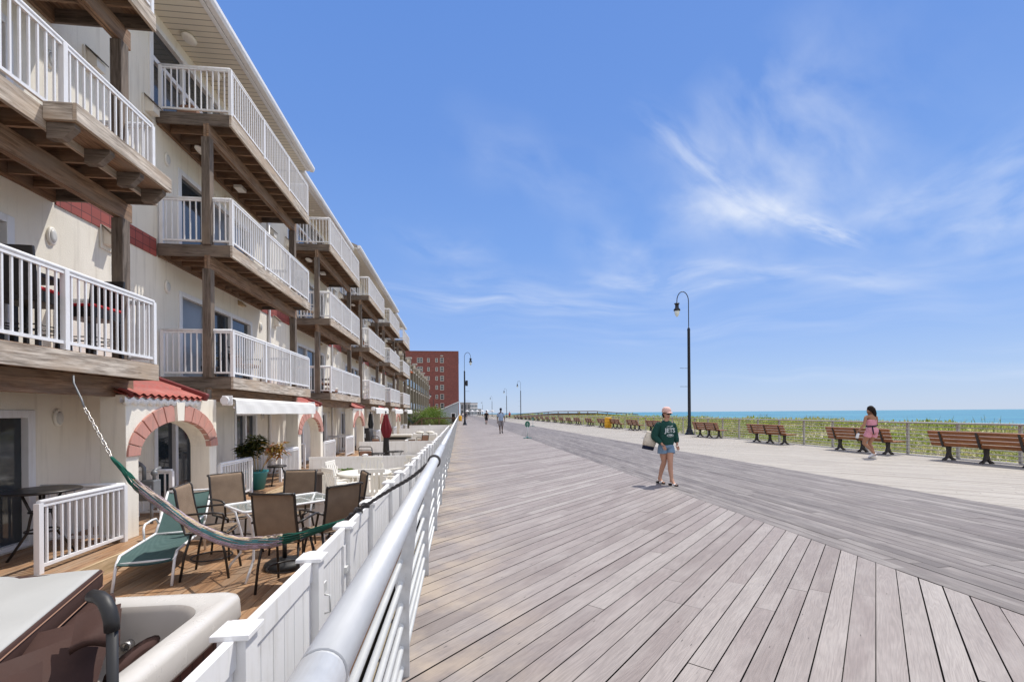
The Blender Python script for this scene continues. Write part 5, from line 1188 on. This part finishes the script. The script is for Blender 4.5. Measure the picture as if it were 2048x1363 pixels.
# woman in pink, seen from behind
PP = dict(pelvis=(.0, 0, .86), belly=(-.005, .0, 1.0), chest=(-.02, .0, 1.16), upper=(-.02, .0, 1.285), neck=(-.03, .005, 1.37), head=(-.045, .02, 1.51), face=(-.9, .65, -.05), back=(0, -1, 0),
          lsh=(-.185, .02, 1.30), lel=(-.285, -.02, 1.06), lwr=(-.395, .05, .875), lhd=(-.35, .2, -1), rsh=(.155, .0, 1.29), rel=(.19, .02, 1.05), rwr=(.10, .20, 1.0), rhd=(-.6, .5, .1), curl=.6,
          lhip=(-.098, 0, .80), lkn=(-.165, .13, .46), lan=(.02, -.05, .17), lft=(-.75, .45, -.55), rhip=(.095, 0, .80), rkn=(.02, .12, .44), ran=(.09, .0, .085), rft=(-.85, .5, 0))
p, J, h, f, sd = person((12.88, 13.02, 0), 0, 'woman in a strapless pink top and pink shorts walking past the benches', PP, 'skin_tan')
garment(p, 'pink_top', 'cloth_pink', [((-.002, 0, .97), .142, .118), ((-.006, 0, 1.04), .142, .115), ((-.015, 0, 1.12), .150, .116), ((-.02, 0, 1.19), .156, .116), ((-.02, 0, 1.215), .152, .112)], [])
garment(p, 'pink_shorts', 'cloth_pink', [((0, -.01, .76), .165, .140), ((0, -.012, .84), .184, .158), ((0, -.008, .91), .176, .146), ((-.002, 0, .99), .146, .122)],
    [([(-.095, .0, .82), (-.108, .03, .73), (-.122, .052, .66)], [.098, .108, .108]), ([(.09, .0, .82), (.085, .025, .73), (.075, .045, .66)], [.098, .108, .108])])
m = MB(); m.rings([[(.165*math.cos(a)-.003, .138*math.sin(a), z+.02*math.cos(a)) for a in [2*math.pi*i/24 for i in range(24)]] for z in (.995, 1.03)], True, False); m.bar((-.12, -.135, 1.0), (-.11, -.17, .76), .035, .012); part(m, 'belt', 'cloth_navy', p)
hz = Vector((0, 0, 1)); hb = h-f*.022+hz*.03
part(MB().ball(tuple(hb), .096, .096, .105, 16, 10).tube([tuple(hb-f*.05+hz*.02), tuple(h-f*.095-hz*.03), tuple(h-f*.115+sd*.01-hz*.12), tuple(h-f*.11+sd*.02-hz*.22), tuple(h-f*.09+sd*.015-hz*.31), tuple(h-f*.08-hz*.36)], [.06, .062, .060, .054, .038, .012], 12).tube([tuple(h+f*.05+hz*.075-sd*.05), tuple(h+f*.03+hz*.02+sd*.075), tuple(h-f*.02-hz*.05+sd*.085)], [.03, .03, .022], 8), 'hair', 'hair_dark', p)
for q in 'lr': shoe(p, J, q, 'cloth_white', scale=1.12)
t = thing('water_bottle', 'pale water bottle with black cap held by the woman in pink', 'bottle', (12.88, 13.02, 0), local=True)
m4 = Matrix.Translation((-.425, .07, .72)) @ Matrix.Rotation(R(18), 4, 'Y')
part(MB().lathe([(.036, -.10), (.040, -.09), (.040, .04), (.032, .065)], n=16).xf(m4), 'flask', 'cloth_white', t); part(MB().lathe([(.034, .066), (.034, .10), (.015, .105), (.015, .125)], n=14).xf(m4), 'cap', 'rubber', t)
# man with the cap, walking towards us
PM = dict(pelvis=(0, 0, .92), belly=(0, 0, 1.08), chest=(0, 0, 1.26), upper=(0, 0, 1.41), neck=(0, 0, 1.50), head=(.0, -.01, 1.645), face=(-.35, -1, -.05), back=(0, 1, 0),
          lsh=(-.19, .0, 1.42), lel=(-.24, .06, 1.12), lwr=(-.25, -.02, .86), lhd=(0, -.15, -1), rsh=(.19, 0, 1.42), rel=(.24, -.04, 1.13), rwr=(.26, -.18, .92), rhd=(.05, -.4, -1),
          lhip=(-.095, 0, .88), lkn=(-.09, -.14, .48), lan=(-.075, -.20, .09), lft=(-.1, -1, 0), rhip=(.095, 0, .88), rkn=(.10, .05, .48), ran=(.11, .26, .16), rft=(.1, -1, -.5))
def dressed(loc, rz, lb, P, sk, shirt, shorts, shoes, hat=None, hair='hair_dark', k=1.05):
    t, J, h, f, sd = person(loc, rz, lb, P, sk, k)
    V_ = lambda n_: Vector(J[n_][0]); pz = V_('pelvis')
    garment(t, 'shirt', shirt, [(pz+Vector((0, 0, -.06)), .165, .125), (pz+Vector((0, 0, .02)), .168, .128), (V_('belly'), .170, .130), (V_('chest'), .178, .128), (V_('upper')-Vector((0, 0, .03)), .16, .105), (V_('upper')+Vector((0, 0, .03)), .11, .08), (V_('neck')-Vector((0, 0, .03)), .062, .058)],
        [([V_('upper').lerp(V_(q+'sh'), .6)-Vector((0, 0, .02)), V_(q+'sh')-Vector((0, 0, .02)), V_(q+'sh').lerp(V_(q+'el'), .75)], [.058, .072, .068]) for q in 'lr'])
    garment(t, 'shorts', shorts, [(pz+Vector((0, 0, -.12)), .15, .12), (pz+Vector((0, 0, -.04)), .16, .124), (pz+Vector((0, 0, .06)), .15, .115)],
        [([V_(q+'hip'), V_(q+'hip').lerp(V_(q+'kn'), .5), V_(q+'hip').lerp(V_(q+'kn'), .88)], [.10, .105, .098]) for q in 'lr'])
    for q in 'lr': shoe(t, J, q, shoes)
    hc = h+Vector((0, 0, .035))
    m = MB(); m.rings([[tuple(hc+(sd*math.cos(a)*.09+f*math.sin(a)*.098)*k+Vector((0, 0, z))) for a in [2*math.pi*i/16 for i in range(16)]] for k, z in ((1, -.01), (1, .03), (.9, .07), (.6, .105), (.2, .115))]); part(m, 'cap' if hat else 'hair', hat or hair, t)
    if hat: m = MB(); m.rings([[tuple(hc+sd*u*.07+f*(.085+.07*(1-u*u)*k)+Vector((0, 0, .0-.015*k+d))) for u in [-1+i/4 for i in range(9)]] for k, d in ((0, 0), (1, 0), (1, -.006), (0, -.007))], False, False); part(m, 'cap_brim', hat, t)
    return t
dressed((3.02, 33.6, 0), R(0), 'man in a dark cap, pale blue shirt and grey shorts walking towards the camera', PM, 'skin_dark', 'cloth_blue', 'cloth_grey', 'cloth_black', 'cloth_navy')
dressed((3.62, 62, 0), R(185), 'small distant person in black walking away left of the capped man', PM, 'skin_tan', 'cloth_black', 'cloth_black', 'cloth_black')
dressed((12.9, 118, 0), R(170), 'tiny distant person in a red shirt by the far benches', PM, 'skin_tan', 'cloth_red', 'cloth_black', 'cloth_black')
dressed((1.6, 118, 0), R(175), 'tiny distant person in blue far down the boardwalk beside the near lamp post', PM, 'skin_tan', 'cloth_navy', 'cloth_navy', 'cloth_black')
dressed((-.15+1.2, 140, 0), R(10), 'farthest tiny person in white near the grey shed', PM, 'skin_tan', 'cloth_white', 'cloth_grey', 'cloth_black')

# ---------------------------------------------------------------- buildings farther along
H = thing('brick_apartment_block', 'tall dark red brick apartment block with small white windows, behind the townhouses', 'building', (-10, 150, -.6))
part(MB().box(-24, -.2, 150, 185, -1.2, 21.4), 'wall', 'brick', H); part(MB().box(-24.05, -.15, 149.95, 185, 21.402, 21.75), 'parapet', 'brick', H)
def far_window(H, x, z, w, h, y, two=False):
    m = MB().box(x-w/2-.12, x+w/2+.12, y-.10, y-.002, z-h/2-.14, z-h/2).box(x-w/2-.12, x+w/2+.12, y-.10, y-.002, z+h/2, z+h/2+.12).box(x-w/2-.12, x-w/2, y-.09, y-.002, z-h/2, z+h/2).box(x+w/2, x+w/2+.12, y-.09, y-.002, z-h/2, z+h/2).box(x-w/2, x+w/2, y-.07, y-.03, z-.05, z+.05)
    if two: m.box(x-.06, x+.06, y-.075, y-.03, z-h/2, z+h/2)
    o = part(m, 'window', 'rail_grey', H); part(MB().box(x-w/2, x+w/2, y-.029, y-.004, z-h/2, z+h/2), 'pane', 'window_glass', o)
for i, z in enumerate((18.75, 15.85, 12.9, 9.95, 6.95, 4.0)):
    for x, w, h, two in ((-5.55, .95, 1.45, False), (-7.25, .55, 1.05, False), (-9.85, .55, 1.05, False), (-12.55, 1.6, 1.4, True), (-16.2, 1.5, 1.4, True), (-19.5, 1.5, 1.4, True)):
        if i == 4 and x < -13: continue
        far_window(H, x, z, w, h, 150, two)
part(MB().box(-6.0, -5.1, 149.8, 149.99, 20.0, 20.35), 'vent', 'concrete', H)
H = thing('beige_apartment_block', 'beige balconied apartment block with stepped gables past the last townhouse', 'building', (-8, 62, -.6))
x0 = -6.05; part(MB().box(-18, x0-.9, 50, 96, -1.2, 7.6), 'wall', 'beige_wall', H)
for k in range(6):
    ya = 50.2+k*7.6
    part(MB().prism([(ya+1.0, 7.2), (ya+1.0, 7.9), (ya+1.5, 7.9), (ya+2.2, 8.6), (ya+2.9, 8.6), (ya+3.6, 7.9), (ya+4.1, 7.9), (ya+4.1, 7.2)], 'x', x0-.8, x0-.25), 'gable', 'beige_wall', H); part(MB().box(x0-.7, x0-.05, ya+2.2, ya+2.9, 8.603, 8.8), 'gable_cap', 'concrete', H)
    for yy in (ya, ya+3.7): part(MB().box(x0-.9, x0+.05, yy-.2, yy+.2, -.6, 7.75), 'pillar', 'beige_wall', H); part(MB().box(x0-.95, x0+.1, yy-.25, yy+.25, 7.753, 7.9), 'pillar_cap', 'concrete', H)
    for z in (1.9, 4.8, 7.3): part(MB().box(x0-.9, x0-.12, ya+.141, ya+7.3, z-.22, z), 'balcony_slab', 'concrete', H)
    for z in (1.9, 4.8): part(MB().box(x0-.10, x0-.07, ya+.2, ya+3.5, z+.15, z+1.0).box(x0-.10, x0-.07, ya+3.9, ya+7.2, z+.15, z+1.0), 'balcony_glass', 'far_glass', H)
    for z in (-.4, 2.1, 5.0):
        for yy in (ya+.7, ya+4.4): part(MB().box(x0-.95, x0-.88, yy, yy+2.2, z+.1, z+2.1), 'balcony_door', 'window_glass', H)
t = thing('beach_umbrella', 'open orange umbrella on the upper balcony of the beige block', 'umbrella', (-6.95, 60.5, 4.8), local=True)
part(MB().lathe([(.02, 0), (.02, 2.3)], n=8), 'pole', 'pale_metal', t); part(MB().lathe([(1.1, 2.0), (.6, 2.28), (.02, 2.45), (.0, 2.44), (.58, 2.26), (1.08, 1.98)], n=16), 'canopy', 'orange_fabric', t)
H = thing('grey_shed', 'grey gabled shed with a white doorway where the pipe railing ends', 'shed', (-1.5, 95, -.5))
part(MB().prism([(-3.9, -.6), (-.25, -.6), (-.25, 3.75), (-3.9, 2.2)], 'y', 95, 102), 'wall', 'shed_siding', H); part(MB().prism([(-4.3, 2.05), (-.0, 3.88), (-.0, 4.05), (-4.3, 2.22)], 'y', 94.7, 102.3), 'roof', 'white_metal', H)
o = part(MB().box(-1.75, -1.62, 94.9, 94.998, -.3, 1.5).box(-.92, -.79, 94.9, 94.998, -.3, 1.5).box(-1.75, -.79, 94.9, 94.998, 1.5, 1.62), 'door', 'white_metal', H); part(MB().box(-1.62, -.92, 94.95, 94.999, -.3, 1.5), 'opening', 'void', o)
def block(name, lb, x0, x1, y, h, mat, wm, nx, nz, gap=.35):
    H = thing(name, lb, 'building', ((x0+x1)/2, y, -1)); part(MB().box(x0, x1, y, y+25, -1.2, h), 'wall', mat, H); part(MB().box(x0-.2, x1+.2, y-.2, y+25, h+.002, h+.5), 'roof', 'far_grey', H)
    for i in range(nx):
        for k in range(nz):
            w = (x1-x0)/nx; d = (h-1)/nz; part(MB().box(x0+i*w+gap, x0+(i+1)*w-gap, y-.06, y-.003, .6+k*d+.3, .6+(k+1)*d-.5), 'window', wm, H)
block('distant_building', 'low grey distant building just right of the near lamp post', .6, 6.2, 262, 7.3, 'far_grey', 'window_glass', 3, 2)
block('glass_building', 'distant pale building with blue glass front at the end of the boardwalk', 7.0, 11.7, 300, 7.9, 'cloth_white', 'far_glass', 5, 3, .15)
block('distant_building', 'small dark distant building at the far end of the glass one', 13.0, 15.5, 330, 4.2, 'far_grey', 'window_glass', 2, 1)
t = thing('pavilion', 'long low white canopies far down the boardwalk below the glass building', 'pavilion', (8, 240, 0), local=True)
for k in range(6): part(MB().lathe([(1.6, 2.3), (.1, 3.2)], (-4+k*2.6, 0, 0), 4), 'canopy', 'cloth_white', t); part(MB().lathe([(.06, 0), (.06, 2.8)], (-4+k*2.6, 0, 0), 6), 'pole', 'dark_post', t)
# wooden ramp beyond the last fence
t = thing('wooden_ramp', 'dark brown wooden ramp with slatted handrail climbing to the boardwalk', 'ramp', (-3, 50.5, -.6))
m = MB(); m.bar((-5.4, 50.4, -.02), (-4.05, 50.4, .98), .06, .12).bar((-4.05, 50.4, 1.0), (-.42, 50.4, 1.04), .06, .12); part(m, 'handrail', 'stair_wood', t)
m = MB()
for i in range(38): x = -5.3+i*.13; zt = .0+min(1, (x+5.4)/1.35)*.98; m.box(x-.02, x+.02, 50.38, 50.42, zt-.95, zt-.02)
part(m, 'baluster', 'stair_wood', t); part(MB().prism([(-5.5, -1.0), (-4.05, .0), (-.40, .0), (-.40, -.2), (-4.0, -.2), (-5.5, -1.2)], 'y', 50.43, 52.3), 'walkway', 'stair_wood', t)
for x in (-4.05, -2.2, -.5): part(MB().box(x-.06, x+.06, 50.3, 50.379, -.9, 1.08), 'post', 'stair_wood', t)
t = thing('outside_stair', 'grey outside stair leaning on the beige block behind the bushes', 'stair', (-6, 56, -.6))
part(MB().bar((-6.6, 55.5, 1.6), (-5.2, 58.5, -.4), .10, .3).bar((-6.6, 55.5, 2.5), (-5.2, 58.5, .5), .05, .06), 'stringer', 'meter_grey', t)
# ---------------------------------------------------------------- bushes behind the ramp
def bush(loc, s, lb, n=1500):
    t = thing('bush', lb, 'bush', loc, 'green bushes behind the wooden ramp', True)
    m = MB(); lobes = [(Vector((random.gauss(0, .42)*s, random.gauss(0, .42)*s, random.uniform(.35, .95)*s)), random.uniform(.3, .55)*s) for _ in range(9)]
    for c, r in lobes[:6]: m.tube([(c.x*.15, c.y*.15, 0), (c.x*.5, c.y*.5, c.z*.5), tuple(c)], [.05*s, .03*s, .012*s], 6)
    part(m, 'stem', 'stair_wood', t); m = MB()
    for k in range(n):
        c, r = random.choice(lobes); d = Vector((random.gauss(0, 1), random.gauss(0, 1), random.gauss(.2, 1))).normalized()
        p = c+d*r*random.uniform(.55, 1.05); p.z = max(.05, p.z)
        leaf(m, p, d+Vector((random.gauss(0, .6), random.gauss(0, .6), random.gauss(.3, .5))), random.uniform(.18, .34), random.uniform(.07, .13), .8, min(1, max(0, .45+.3*d.z+random.gauss(0, .22))))
    part(m, 'foliage', 'bush_leaf', t)
bush((-3.1, 60, -.6), 2.5, 'tallest green bush, in front of the grey shed and brick block', 2300); bush((-4.5, 57, -.6), 2.0, 'low green bush at the foot of the beige block'); bush((-2.2, 62, -.6), 1.25, 'yellow-green bush against the pipe railing')
bush((-3.9, 66, -.6), 2.3, 'dark green bush between the low one and the tallest one'); bush((-2.4, 53.6, -.6), 1.15, 'small yellow-green bush seen over the wooden ramp')
# ---------------------------------------------------------------- beach access bridge over the dune
t = thing('beach_bridge', 'long dark wooden bridge humping over the dune to the beach', 'bridge', (30, 130, 0))
top = [(15.8, .55), (27, 1.35), (39, 1.35), (52, .30)]
m = MB(); m.prism(top+[(x, z-.55) for x, z in top[::-1]], 'y', 129, 131.5); part(m, 'walkway', 'stair_wood', t)
m = MB()
for a, b in zip(top, top[1:]): m.bar((a[0], 129, a[1]+.5), (b[0], 129, b[1]+.5), .1, .22)
part(m, 'handrail', 'stair_wood', t)
for i in range(13): x = 16.5+i*2.9; z = np.interp(x, [p[0] for p in top], [p[1] for p in top]); part(MB().box(x-.09, x+.09, 128.85, 128.99, -2.5, z+.6), 'post', 'stair_wood', t)
# ---------------------------------------------------------------- dune plants: one uncountable mass
def plants():
    V = []; F = []; RN = []; nv = 0
    def patch(x0, x1, y0, y1, dens, size, blades):
        nonlocal nv
        n_ = int((x1-x0)*(y1-y0)*dens); xs_ = rng.uniform(x0, x1, n_); ys_ = rng.uniform(y0, y1, n_)
        for x, y in zip(xs_, ys_):
            cov = math.sin(x*.55+1.3*math.sin(y*.23))+math.sin(y*.37+x*.19)+rng.normal(0, .55)
            if cov < -1.2: continue
            z = hgt(x, y); kind = rng.random(); base = .15+.22*math.sin(x*.9+y*.21)+.15*math.sin(y*.7-x*.3)
            s = size*(.5+.55*rng.random()+.35*max(0, math.sin(x*.7+1.7*math.sin(y*.5))))
            if kind < .82:
                for b in range(blades):
                    a = rng.random()*6.283; el = rng.uniform(.1, 1.3); L = s*rng.uniform(.12, .27); W = L*.45; r0 = rng.random()**.5*s*.28; c, sn = math.cos(a), math.sin(a); zz = z+rng.random()*s*.34
                    px, py = x+c*r0, y+sn*r0; ux, uy, uz = c*math.cos(el)*L, sn*math.cos(el)*L, math.sin(el)*L
                    V.extend([(px, py, zz), (px+ux*.5-sn*W/2, py+uy*.5+c*W/2, zz+uz*.5), (px+ux, py+uy, zz+uz), (px+ux*.5+sn*W/2, py+uy*.5-c*W/2, zz+uz*.5)])
                    F.append((nv, nv+1, nv+2, nv+3)); nv += 4; RN.append(min(.99, max(.01, .42+base+rng.normal(0, .17))))
            else:
                for b in range(blades):
                    a = rng.random()*6.283; L = s*rng.uniform(.3, .72); c, sn = math.cos(a), math.sin(a); ln_ = rng.uniform(.1, .5); w = .012+.004*y/30
                    V.extend([(x-sn*w, y+c*w, z), (x+sn*w, y-c*w, z), (x+c*L*ln_, y+sn*L*ln_, z+L)]); F.append((nv, nv+1, nv+2)); nv += 3; RN.append(min(.99, .72+rng.normal(0, .12)))
    patch(15.9, 30, 2, 45, 13, .95, 14); patch(30, 46, 4, 60, 5.5, 1.15, 14); patch(15.9, 46, 45, 105, 2.0, 1.6, 14); patch(15.9, 46, 105, 260, .45, 2.4, 12)
    me = bpy.data.meshes.new('dune_plants'); me.from_pydata(V, [], F); a = me.attributes.new('rnd', 'FLOAT', 'FACE'); a.data.foreach_set('value', RN)
    o = bpy.data.objects.new('dune_plants', me); COL.objects.link(o); me.materials.append(MATS['dune_leaf']); o['kind'] = 'stuff'
    o['label'] = 'low yellow-green dune plants and beach grass beyond the seaward railing'
plants()
# a few tall dry stalks standing above the rail line
for i, (x, y, n_) in enumerate(((33, 26.5, 26), (36, 30, 14), (34, 41, 12), (37, 52, 12), (30, 22.5, 9))):
    m = MB()
    for k in range(n_):
        bx, by = x+random.gauss(0, .8), y+random.gauss(0, .8); z = hgt(bx, by); L = random.uniform(.6, 1.35)
        m.tube([(bx, by, z), (bx+random.gauss(0, .08), by, z+L*.6), (bx+random.gauss(0, .2), by+random.gauss(0, .1), z+L)], [.014, .011, .006], 5)
        for q in range(5): leaf(m, (bx, by, z+L*(.3+.13*q)), (random.gauss(0, 1), random.gauss(0, 1), .9), .22, .05, .3)
    o = part(m, 'tall_dune_stalks', 'dune_leaf', None, org=(x, y, hgt(x, y))); o['kind'] = 'stuff'; o['label'] = 'tall dry stalks standing above the dune plants'
